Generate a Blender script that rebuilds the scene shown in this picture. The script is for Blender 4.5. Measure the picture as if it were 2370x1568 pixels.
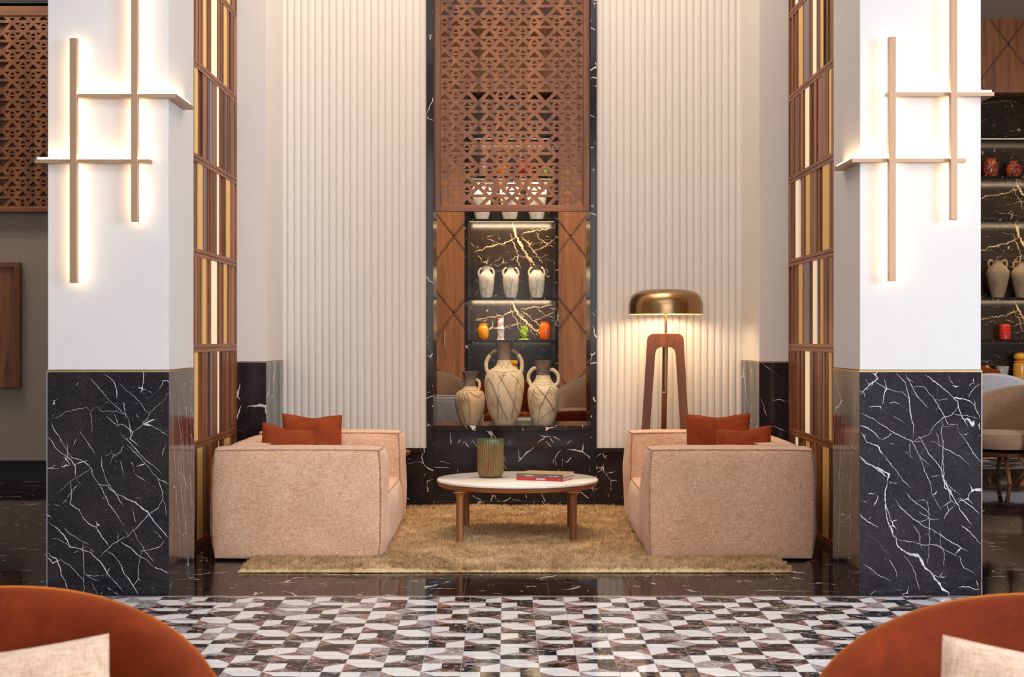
import bpy, bmesh, math, random
import numpy as np
from mathutils import Vector, Matrix, noise as mnoise

random.seed(7)
sc = bpy.context.scene
for o in list(bpy.data.objects):
    bpy.data.objects.remove(o)
COL = sc.collection
PI = math.pi
F, VX, VY, H = 3500.0, 1172.0, 784.0, 1.35      # focal length in photo pixels, vanishing point, eye height (m)

# ------------------------------------------------------------------ camera
cam_d = bpy.data.cameras.new('camera')
cam = bpy.data.objects.new('camera', cam_d); COL.objects.link(cam)
cam.location = (0, 0, H); cam.rotation_euler = (PI / 2, 0, 0)
cam_d.sensor_width = 36.0
cam_d.lens = F / 2370 * 36.0
cam_d.shift_x = (1185 - VX) / 2370
cam_d.clip_end = 200
cam_d.dof.use_dof = True
cam_d.dof.focus_distance = 9.6
cam_d.dof.aperture_fstop = 6.3
sc.camera = cam

# ------------------------------------------------------------------ world, exposure, daylight
w = bpy.data.worlds.new('world'); sc.world = w; w.use_nodes = True
w.node_tree.nodes['Background'].inputs[0].default_value = (0.75, 0.85, 1.0, 1)
w.node_tree.nodes['Background'].inputs[1].default_value = 0.3
sc.view_settings.view_transform = 'Standard'
sc.view_settings.look = 'None'
sc.view_settings.gamma = 1.0
sc.view_settings.use_curve_mapping = False
sc.view_settings.exposure = 0.0
sc.cycles.use_denoising = True
sc.cycles.max_bounces = 8
sc.cycles.sample_clamp_indirect = 6.0

def area(name, loc, target, sx, sy, power, color, spread=180):
    d = bpy.data.lights.new(name, 'AREA'); d.shape = 'RECTANGLE'; d.size = sx; d.size_y = sy
    d.energy = power; d.color = color; d.spread = math.radians(spread)
    o = bpy.data.objects.new(name, d); COL.objects.link(o)
    o.location = loc
    v = Vector(target) - Vector(loc)
    o.rotation_euler = v.to_track_quat('-Z', 'Y').to_euler()
    return o

DAY = (0.90, 0.94, 1.0)
WARM = (1.0, 0.74, 0.46)
WARM2 = (1.0, 0.86, 0.70)
area('daylight_window', (0.5, -3.7, 2.9), (0.5, 8, 2.2), 7.5, 3.6, 320, (0.96, 0.97, 1.0))
area('daylight_window', (9.3, 0.2, 2.6), (-2, 8.6, 1.8), 4.6, 3.6, 1150, (0.84, 0.90, 1.0))
area('ceiling_glow', (0, 10.3, 5.7), (0, 10.3, 0), 3.2, 2.6, 130, WARM2)
area('ceiling_glow', (3.0, 16.5, 5.7), (3.0, 17.0, 0), 10, 4.5, 190, WARM2)
area('ceiling_glow', (-5.5, 12.4, 5.7), (-5.5, 14.0, 0), 2.4, 1.5, 60, WARM2)

def spot(name, loc, target, power, color, size, blend=0.6, r=0.04):
    d = bpy.data.lights.new(name, 'SPOT'); d.energy = power; d.color = color
    d.spot_size = math.radians(size); d.spot_blend = blend; d.shadow_soft_size = r
    o = bpy.data.objects.new(name, d); COL.objects.link(o); o.location = loc
    o.rotation_euler = (Vector(target) - Vector(loc)).to_track_quat('-Z', 'Y').to_euler()
    return o
spot('downlight_and_fill', (0.05, 10.9, 5.6), (0.05, 12.3, 0.9), 330, WARM, 22)
spot('downlight_and_fill', (-0.55, 10.6, 5.6), (-0.45, 10.9, 0), 240, WARM, 40)
spot('downlight_and_fill', (0.75, 10.6, 5.6), (0.65, 10.9, 0), 240, WARM, 40)

for x_ in (-1.0, 1.1, 8.2):
    spot('downlight_and_fill', (x_, 19.6, 5.7), (x_, 22.0, 2.3), 340, (1.0, 0.80, 0.56), 46, 0.9)  # fill spots added to brighten the far wood wall, no fixtures known
spot('downlight_and_fill', (-5.2, 12.6, 5.7), (-5.2, 14.4, 3.2), 90, WARM2, 80, 0.9)
area('floor_fill', (0.0, 3.0, 5.9), (0.0, 3.4, 0), 7.0, 4.5, 285, (0.95, 0.97, 1.0))  # added fill light over the near floor, no roof opening known
# ------------------------------------------------------------------ photo pixel -> metres
def X(px, Y): return (px - VX) * Y / F
def Z(py, Y): return H - (py - VY) * Y / F
def P(px, py, Y): return Vector((X(px, Y), Y, Z(py, Y)))

# ------------------------------------------------------------------ materials
def new_mat(name):
    m = bpy.data.materials.new(name); m.use_nodes = True
    nt = m.node_tree; b = nt.nodes['Principled BSDF']
    return m, nt, b
def N(nt, t, **kw):
    n = nt.nodes.new(t)
    for k, v in kw.items():
        if k.startswith('i_'):
            n.inputs[k[2:].replace('_', ' ')].default_value = v
        else: setattr(n, k, v)
    return n
def L(nt, a, b): nt.links.new(a, b)
def math_n(nt, op, a, b=None, c=None):
    n = nt.nodes.new('ShaderNodeMath'); n.operation = op
    for i, v in enumerate((a, b, c)):
        if v is None: continue
        if isinstance(v, (int, float)): n.inputs[i].default_value = v
        else: nt.links.new(v, n.inputs[i])
    return n.outputs[0]
def mix_c(nt, fac, a, b, mode='MIX'):
    n = nt.nodes.new('ShaderNodeMix'); n.data_type = 'RGBA'; n.blend_type = mode
    for s, v in ((n.inputs[0], fac), (n.inputs[6], a), (n.inputs[7], b)):
        if isinstance(v, (int, float)): s.default_value = v
        elif isinstance(v, tuple): s.default_value = (*v, 1) if len(v) == 3 else v
        else: nt.links.new(v, s)
    return n.outputs[2]
def ramp(nt, fac, stops):
    n = nt.nodes.new('ShaderNodeValToRGB'); cr = n.color_ramp
    while len(cr.elements) < len(stops): cr.elements.new(0.5)
    for e, (p, c) in zip(cr.elements, stops):
        e.position = p; e.color = (*c, 1) if isinstance(c, tuple) else (c, c, c, 1)
    nt.links.new(fac, n.inputs[0]); return n.outputs[0]
def pos(nt, scale=(1, 1, 1), rot=(0, 0, 0), off=(0, 0, 0), src='world'):
    m = nt.nodes.new('ShaderNodeMapping')
    if src == 'world': nt.links.new(nt.nodes.new('ShaderNodeNewGeometry').outputs['Position'], m.inputs[0])
    else: nt.links.new(nt.nodes.new('ShaderNodeTexCoord').outputs['Object'], m.inputs[0])
    m.inputs['Scale'].default_value = scale; m.inputs['Rotation'].default_value = rot; m.inputs['Location'].default_value = off
    return m.outputs[0]
def noise(nt, vec, scale, detail=2, rough=0.5, dist=0.0):
    n = N(nt, 'ShaderNodeTexNoise'); n.inputs['Scale'].default_value = scale
    n.inputs['Detail'].default_value = detail; n.inputs['Roughness'].default_value = rough
    n.inputs['Distortion'].default_value = dist
    nt.links.new(vec, n.inputs['Vector']); return n.outputs[0]
def bump(nt, b, h, strength, dist=0.002):
    n = N(nt, 'ShaderNodeBump'); n.inputs['Strength'].default_value = strength; n.inputs['Distance'].default_value = dist
    nt.links.new(h, n.inputs['Height']); nt.links.new(n.outputs[0], b.inputs['Normal'])

def plain(name, col, rough=0.5, metal=0.0, coat=0.0, emit=None, estr=0, var=0.06, trans=0.0, sheen=0.0, spec=None):
    m, nt, b = new_mat(name)
    v = pos(nt, src='obj')
    n = noise(nt, v, 14, 3)
    f = math_n(nt, 'MULTIPLY_ADD', n, 2 * var, 1 - var)
    c = mix_c(nt, 1.0, tuple(col), (1, 1, 1), 'MULTIPLY')
    mm = nt.nodes[-1] if False else None
    vm = nt.nodes.new('ShaderNodeVectorMath'); vm.operation = 'SCALE'
    vm.inputs[0].default_value = col; L(nt, f, vm.inputs['Scale']); L(nt, vm.outputs[0], b.inputs['Base Color'])
    b.inputs['Roughness'].default_value = rough; b.inputs['Metallic'].default_value = metal
    b.inputs['Coat Weight'].default_value = coat
    b.inputs['Transmission Weight'].default_value = trans
    b.inputs['Sheen Weight'].default_value = sheen
    if spec is not None: b.inputs['Specular IOR Level'].default_value = spec
    if emit: b.inputs['Emission Color'].default_value = (*emit, 1); b.inputs['Emission Strength'].default_value = estr
    return m

def vein_mask(nt, v, scale, width, thresh, dist=0.10):
    """broken, mostly straight crack network: voronoi cell edges, perturbed and masked"""
    nz = N(nt, 'ShaderNodeTexNoise'); nz.inputs['Scale'].default_value = scale * 3.0; nz.inputs['Detail'].default_value = 4
    nt.links.new(v, nz.inputs['Vector'])
    off = nt.nodes.new('ShaderNodeVectorMath'); off.operation = 'SCALE'; off.inputs['Scale'].default_value = dist * 2 / scale
    nt.links.new(nz.outputs['Color'], off.inputs[0])
    ad = nt.nodes.new('ShaderNodeVectorMath'); ad.operation = 'ADD'; nt.links.new(v, ad.inputs[0]); nt.links.new(off.outputs[0], ad.inputs[1])
    vo = nt.nodes.new('ShaderNodeTexVoronoi'); vo.feature = 'DISTANCE_TO_EDGE'; vo.inputs['Scale'].default_value = scale
    nt.links.new(ad.outputs[0], vo.inputs['Vector'])
    wv = noise(nt, v, scale * 1.6 + 0.3, 3)
    wv = math_n(nt, 'MULTIPLY', math_n(nt, 'MAXIMUM', math_n(nt, 'SUBTRACT', wv, thresh), 0.0), width * scale * 7)
    r = math_n(nt, 'SUBTRACT', 1.0, math_n(nt, 'DIVIDE', vo.outputs['Distance'], math_n(nt, 'ADD', wv, 0.0001)))
    return math_n(nt, 'MINIMUM', math_n(nt, 'MULTIPLY', math_n(nt, 'MAXIMUM', r, 0.0), 2.5), 1.0)

def marble(name, base, base2, vein, scales, rot=(0.3, 0.6, 0.5), stretch=(1, 1, 1), rough=0.12, joints=None, dust=0.0, spec=0.4):
    m, nt, b = new_mat(name)
    v = pos(nt, scale=stretch, rot=rot)
    bg = noise(nt, v, 3.0, 6, 0.65, 0.5)
    c = ramp(nt, bg, [(0.35, base), (0.7, base2)])
    if dust:
        d = noise(nt, v, 130, 2, 0.6)
        d = math_n(nt, 'MULTIPLY', math_n(nt, 'MAXIMUM', math_n(nt, 'SUBTRACT', d, 0.60), 0.0), dust)
        c = mix_c(nt, math_n(nt, 'MINIMUM', d, 0.5), c, vein)
    for k, (s, wd, th) in enumerate(scales):
        vv = pos(nt, scale=stretch, rot=(rot[0], rot[1], rot[2] + 0.35 * k), off=(k * 3.1, k * 1.7, k * 5.3))
        c = mix_c(nt, vein_mask(nt, vv, s, wd, th), c, vein)
    if joints:
        g = nt.nodes.new('ShaderNodeSeparateXYZ'); L(nt, pos(nt), g.inputs[0])
        fac = None
        for ax in (0, 1):
            t = math_n(nt, 'ABSOLUTE', math_n(nt, 'SUBTRACT', math_n(nt, 'FRACT', math_n(nt, 'DIVIDE', g.outputs[ax], joints)), 0.5))
            t = math_n(nt, 'LESS_THAN', t, 0.0025 / joints)
            fac = t if fac is None else math_n(nt, 'MAXIMUM', fac, t)
        c = mix_c(nt, math_n(nt, 'MULTIPLY', fac, 0.35), c, (0.20, 0.17, 0.17))
    L(nt, c, b.inputs['Base Color'])
    b.inputs['Roughness'].default_value = rough
    b.inputs['Specular IOR Level'].default_value = spec
    return m

def wood(name, dark, mid, light, axis='z', rough=0.42, s=1.0, fine=1.0):
    m, nt, b = new_mat(name)
    st = {'z': (1, 1, 0.06), 'x': (0.06, 1, 1), 'y': (1, 0.06, 1)}[axis]
    oi = nt.nodes.new('ShaderNodeObjectInfo')
    v = pos(nt, scale=st)
    va = nt.nodes.new('ShaderNodeVectorMath'); va.operation = 'ADD'; L(nt, v, va.inputs[0])
    sc3 = nt.nodes.new('ShaderNodeVectorMath'); sc3.operation = 'SCALE'; sc3.inputs[0].default_value = (5, 7, 3)
    L(nt, oi.outputs['Random'], sc3.inputs['Scale']); L(nt, sc3.outputs[0], va.inputs[1])
    n1 = noise(nt, va.outputs[0], 9 * s, 5, 0.62, 0.8)
    n2 = noise(nt, va.outputs[0], 110 * s, 3, 0.6, 0.2)
    t = math_n(nt, 'ADD', math_n(nt, 'MULTIPLY', n1, 0.72), math_n(nt, 'MULTIPLY', n2, 0.28 * fine))
    c = ramp(nt, t, [(0.34, dark), (0.5, mid), (0.66, light)])
    L(nt, c, b.inputs['Base Color'])
    b.inputs['Roughness'].default_value = rough
    bump(nt, b, n2, 0.12, 0.001)
    return m

def linen(name, c1, c2, c3, s=1.0, rough=0.9):
    m, nt, b = new_mat(name)
    h = noise(nt, pos(nt, scale=(34, 34, 230), src='obj'), 1.0 * s, 2, 0.55)
    v_ = noise(nt, pos(nt, scale=(250, 250, 34), src='obj'), 1.0 * s, 2, 0.55)
    big = noise(nt, pos(nt, src='obj'), 5, 3)
    t = math_n(nt, 'ADD', math_n(nt, 'MULTIPLY', h, 0.5), math_n(nt, 'MULTIPLY', v_, 0.5))
    t = math_n(nt, 'ADD', t, math_n(nt, 'MULTIPLY', math_n(nt, 'SUBTRACT', big, 0.5), 0.15))
    c = ramp(nt, t, [(0.36, c1), (0.5, c2), (0.64, c3)])
    L(nt, c, b.inputs['Base Color']); b.inputs['Roughness'].default_value = rough
    b.inputs['Specular IOR Level'].default_value = 0.2
    b.inputs['Sheen Weight'].default_value = 0.25; b.inputs['Sheen Roughness'].default_value = 0.6
    bump(nt, b, t, 0.5, 0.003)
    return m

def velvet(name, c1, c2, sheen=(1.0, 0.35, 0.1), sw=0.5):
    m, nt, b = new_mat(name)
    big = noise(nt, pos(nt, src='obj'), 6, 4, 0.6, 0.6)
    fine = noise(nt, pos(nt, src='obj'), 300, 2)
    t = math_n(nt, 'ADD', math_n(nt, 'MULTIPLY', big, 0.6), math_n(nt, 'MULTIPLY', fine, 0.4))
    L(nt, ramp(nt, t, [(0.35, c1), (0.65, c2)]), b.inputs['Base Color'])
    b.inputs['Roughness'].default_value = 0.85; b.inputs['Specular IOR Level'].default_value = 0.15
    b.inputs['Sheen Weight'].default_value = sw; b.inputs['Sheen Roughness'].default_value = 0.35
    b.inputs['Sheen Tint'].default_value = (*sheen, 1)
    bump(nt, b, fine, 0.15, 0.001)
    return m

M = {}
M['marble'] = marble('black_marble', (0.007, 0.006, 0.009), (0.022, 0.018, 0.022), (0.62, 0.60, 0.60),
                     [(2.2, 0.003, 0.55), (7.0, 0.003, 0.57)], rough=0.10, dust=0.8)
M['marble_plain'] = marble('black_marble_pier', (0.010, 0.008, 0.010), (0.026, 0.020, 0.022), (0.60, 0.55, 0.52),
                     [(1.4, 0.010, 0.50), (4.0, 0.005, 0.52)], rough=0.10, rot=(0.2, 0.5, 0.9))
M['marble_back'] = marble('black_marble_slab', (0.012, 0.009, 0.010), (0.035, 0.024, 0.026), (0.70, 0.62, 0.58),
                     [(2.2, 0.005, 0.52), (8.0, 0.005, 0.57)], rot=(0.9, 0.2, 1.1), rough=0.12, spec=0.22)
M['marble_gold'] = marble('display_marble', (0.018, 0.011, 0.007), (0.050, 0.029, 0.014), (0.70, 0.52, 0.30),
                     [(1.3, 0.005, 0.52), (4.0, 0.005, 0.56)], rot=(0.2, 0.9, 0.3), stretch=(1.0, 1, 1.7), rough=0.18)
M['marble_floor'] = marble('dark_marble_floor', (0.008, 0.005, 0.006), (0.026, 0.017, 0.018), (0.62, 0.52, 0.46),
                     [(2.0, 0.013, 0.56), (5.5, 0.012, 0.60)], rough=0.05, stretch=(1, 1.4, 1), joints=0.45, spec=0.05)
M['vein'] = plain('white_vein', (0.58, 0.57, 0.59), 0.15, var=0.18)
M['gold_vein'] = plain('golden_vein', (0.80, 0.60, 0.34), 0.2, var=0.2)
M['white_tile'] = marble('white_marble_tile', (0.78, 0.77, 0.77), (0.86, 0.85, 0.85), (0.55, 0.54, 0.55), [(2, 0.003, 0.55)], rough=0.07, spec=0.15)
M['red_tile'] = marble('red_marble_tile', (0.13, 0.048, 0.040), (0.30, 0.155, 0.145), (0.62, 0.52, 0.52),
                     [(9, 0.006, 0.48), (22, 0.006, 0.50)], rough=0.06, spec=0.04, stretch=(1, 2.6, 1))
M['grey_tile'] = marble('grey_marble_tile', (0.20, 0.17, 0.18), (0.36, 0.31, 0.32), (0.66, 0.62, 0.62),
                     [(9, 0.006, 0.48), (24, 0.006, 0.50)], rough=0.06, spec=0.04, stretch=(1, 2.6, 1))
M['dark_tile'] = marble('black_marble_tile', (0.008, 0.008, 0.011), (0.026, 0.025, 0.032), (0.50, 0.48, 0.50),
                     [(6, 0.006, 0.50), (18, 0.005, 0.54)], rough=0.06, spec=0.04, stretch=(1, 2.2, 1))
M['grout'] = plain('pale_grout', (0.62, 0.60, 0.60), 0.3)
M['border'] = marble('grey_marble_border', (0.16, 0.15, 0.17), (0.30, 0.29, 0.31), (0.6, 0.6, 0.6), [(12, 0.02, 0.5)], rough=0.12, stretch=(0.4, 3, 1))
M['white_top'] = marble('white_marble_top', (0.72, 0.69, 0.66), (0.80, 0.77, 0.74), (0.42, 0.40, 0.40), [(2.4, 0.002, 0.48)], rough=0.14)
M['plaster'] = plain('white_plaster', (0.63, 0.605, 0.59), 0.75, var=0.02)
M['plaster_warm'] = plain('warm_white_plaster', (0.72, 0.68, 0.64), 0.75, var=0.02)
M['plaster_grey'] = plain('taupe_plaster', (0.33, 0.265, 0.21), 0.85, var=0.04)
M['flute'] = plain('fluted_plaster', (0.74, 0.69, 0.63), 0.6, var=0.015)
M['ceiling'] = plain('ceiling_paint', (0.55, 0.52, 0.50), 0.9)
M['walnut'] = wood('walnut', (0.080, 0.022, 0.006), (0.195, 0.064, 0.017), (0.32, 0.122, 0.036))
M['walnut_x'] = wood('walnut_rail', (0.11, 0.030, 0.009), (0.24, 0.076, 0.022), (0.36, 0.13, 0.042), axis='x')
M['walnut_y'] = wood('walnut_rail_deep', (0.11, 0.030, 0.010), (0.22, 0.070, 0.022), (0.33, 0.12, 0.042), axis='y')
M['walnut_dark'] = wood('dark_walnut', (0.05, 0.014, 0.006), (0.12, 0.036, 0.013), (0.20, 0.066, 0.025))
M['walnut_pale'] = wood('pale_walnut', (0.15, 0.052, 0.02), (0.29, 0.112, 0.044), (0.42, 0.18, 0.08))
M['panel'] = wood('walnut_panel', (0.22, 0.070, 0.018), (0.38, 0.135, 0.036), (0.50, 0.20, 0.06), rough=0.38)
M['brass'] = plain('brushed_brass', (0.50, 0.34, 0.17), 0.32, metal=1.0, var=0.03)
M['bronze'] = plain('bronze_bar', (0.40, 0.26, 0.16), 0.42, metal=0.7, var=0.03)
M['shade'] = plain('aged_brass', (0.38, 0.235, 0.115), 0.28, metal=1.0, var=0.10)
M['shade_in'] = plain('gilt_inside', (0.95, 0.66, 0.25), 0.4, metal=0.3, var=0.02)
M['gold'] = plain('gold_inlay', (0.78, 0.49, 0.16), 0.55, metal=0.0, var=0.05)
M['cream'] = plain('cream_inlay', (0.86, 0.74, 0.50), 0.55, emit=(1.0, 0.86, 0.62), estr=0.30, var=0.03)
M['lilac'] = plain('grey_lilac_inlay', (0.20, 0.17, 0.22), 0.4, var=0.05)
M['led'] = plain('led_strip', (1, 1, 1), 0.5, emit=(1.0, 0.70, 0.38), estr=20, var=0.0)
M['led_shelf'] = plain('shelf_led', (1, 1, 1), 0.5, emit=(1.0, 0.78, 0.42), estr=1.2, var=0.0)
M['bulb'] = plain('lamp_bulb', (1, 1, 1), 0.5, emit=(1.0, 0.80, 0.50), estr=14, var=0.0)
M['black'] = plain('matt_black', (0.012, 0.010, 0.010), 0.6)
M['steel'] = plain('steel', (0.75, 0.74, 0.72), 0.25, metal=1.0)
M['linen'] = linen('peach_linen', (0.52, 0.275, 0.155), (0.68, 0.40, 0.25), (0.80, 0.54, 0.38))
M['seam'] = linen('piping_with_seam_shadow', (0.24, 0.115, 0.065), (0.40, 0.22, 0.135), (0.52, 0.33, 0.22))  # darker than the linen: shadow line beside the seams put into the colour
M['linen_pillow'] = linen('beige_linen', (0.44, 0.29, 0.19), (0.56, 0.39, 0.275), (0.64, 0.47, 0.35), s=0.8)
M['linen_grey'] = linen('grey_linen', (0.36, 0.30, 0.30), (0.50, 0.44, 0.44), (0.62, 0.56, 0.56))
M['tan'] = linen('tan_upholstery', (0.30, 0.165, 0.09), (0.40, 0.235, 0.135), (0.50, 0.31, 0.19))
M['pale'] = linen('pale_upholstery', (0.56, 0.52, 0.54), (0.68, 0.64, 0.66), (0.78, 0.75, 0.77))
M['rust'] = velvet('rust_velvet', (0.16, 0.026, 0.006), (0.29, 0.052, 0.011), sw=0.30)
M['orange'] = velvet('orange_velvet', (0.10, 0.012, 0.003), (0.21, 0.028, 0.004), sheen=(1.0, 0.30, 0.04), sw=0.85)
M['rug'] = None
def clay(name, c1, c2, c3, s=14):
    m, nt, b = new_mat(name)
    v = pos(nt, src='obj')
    n = noise(nt, v, s, 6, 0.68, 0.4)
    n2 = noise(nt, v, s * 9, 3, 0.6)
    c = ramp(nt, n, [(0.32, c1), (0.48, c2), (0.68, c3)])
    L(nt, c, b.inputs['Base Color']); b.inputs['Roughness'].default_value = 0.85
    bump(nt, b, n2, 0.3, 0.002)
    return m
M['clay'] = clay('pale_clay', (0.42, 0.30, 0.17), (0.66, 0.52, 0.34), (0.74, 0.62, 0.44), s=7)
M['clay_orange'] = clay('ochre_clay', (0.40, 0.26, 0.13), (0.60, 0.42, 0.24), (0.66, 0.52, 0.34), s=6)
M['clay_dark'] = clay('smoked_clay', (0.10, 0.075, 0.06), (0.17, 0.125, 0.10), (0.25, 0.19, 0.155), s=10)
M['clay_white'] = clay('chalk_clay', (0.42, 0.36, 0.28), (0.74, 0.68, 0.56), (0.82, 0.78, 0.68), s=9)
M['clay_brown'] = clay('brown_clay', (0.22, 0.15, 0.09), (0.34, 0.24, 0.15), (0.42, 0.31, 0.20), s=6)
M['incised'] = plain('incised_line', (0.075, 0.05, 0.03), 0.9)
M['glaze_orange'] = plain('orange_glaze', (0.88, 0.30, 0.015), 0.15, var=0.15)
M['glaze_red'] = plain('red_orange_glaze', (0.85, 0.14, 0.012), 0.15, var=0.25)
M['glaze_deep'] = plain('deep_red_glaze', (0.60, 0.025, 0.015), 0.2, var=0.3)
M['glass_amber'] = plain('amber_glass', (0.80, 0.36, 0.05), 0.1, var=0.2)
def blotch(name, cols, s, rough=0.12):
    m, nt, b = new_mat(name)
    n = noise(nt, pos(nt, src='obj'), s, 3, 0.5, 1.6)
    L(nt, ramp(nt, n, cols), b.inputs['Base Color']); b.inputs['Roughness'].default_value = rough
    return m
M['glass_marbled'] = blotch('marbled_glass', [(0.36, (0.60, 0.22, 0.06)), (0.46, (0.34, 0.38, 0.46)), (0.54, (0.75, 0.75, 0.76)), (0.62, (0.30, 0.36, 0.46))], 12)
M['glass_green'] = blotch('green_glass', [(0.36, (0.03, 0.08, 0.01)), (0.5, (0.25, 0.42, 0.04)), (0.64, (0.62, 0.75, 0.20))], 16)
M['glaze_mottled'] = blotch('mottled_red_glaze', [(0.38, (0.10, 0.02, 0.02)), (0.5, (0.45, 0.05, 0.03)), (0.62, (0.75, 0.25, 0.08))], 22)
M['glaze_green'] = None
M['page'] = plain('book_pages', (0.82, 0.79, 0.76), 0.8)
M['book_grey'] = plain('grey_brown_cover', (0.16, 0.125, 0.11), 0.45)
M['book_tan'] = plain('tan_cover', (0.42, 0.28, 0.14), 0.4)
M['book_red'] = plain('red_cover', (0.62, 0.035, 0.045), 0.4)
M['ink'] = plain('white_ink', (0.85, 0.83, 0.80), 0.6)
M['ink_dim'] = plain('faded_ink', (0.34, 0.26, 0.23), 0.6)

# rug and ribbed-vase glazes
m, nt, b = new_mat('shaggy_wool')
n1 = noise(nt, pos(nt), 3.5, 4, 0.6, 0.8); n2 = noise(nt, pos(nt), 26, 4, 0.7)
t = math_n(nt, 'ADD', math_n(nt, 'MULTIPLY', n1, 0.55), math_n(nt, 'MULTIPLY', n2, 0.45))
L(nt, ramp(nt, t, [(0.34, (0.32, 0.19, 0.09)), (0.5, (0.56, 0.38, 0.20)), (0.64, (0.74, 0.54, 0.32))]), b.inputs['Base Color'])
b.inputs['Roughness'].default_value = 0.95; b.inputs['Specular IOR Level'].default_value = 0.1
bump(nt, b, n2, 0.6, 0.006); M['rug'] = m
m, nt, b = new_mat('green_brown_glaze')
n1 = noise(nt, pos(nt, scale=(1, 1, 0.35), src='obj'), 22, 4, 0.65, 0.6)
c = ramp(nt, n1, [(0.36, (0.20, 0.085, 0.035)), (0.48, (0.25, 0.14, 0.05)), (0.58, (0.19, 0.13, 0.05)), (0.72, (0.11, 0.13, 0.045))])
g = nt.nodes.new('ShaderNodeSeparateXYZ'); L(nt, pos(nt, src='obj'), g.inputs[0])
top = nt.nodes.new('ShaderNodeMapRange'); top.inputs[1].default_value = 0.225; top.inputs[2].default_value = 0.275
L(nt, math_n(nt, 'ADD', g.outputs[2], math_n(nt, 'MULTIPLY', n1, 0.03)), top.inputs[0])
c = mix_c(nt, math_n(nt, 'MULTIPLY', top.outputs[0], 0.85), c, (0.05, 0.13, 0.05))
L(nt, c, b.inputs['Base Color']); b.inputs['Roughness'].default_value = 0.18; M['glaze_green'] = m

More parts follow.
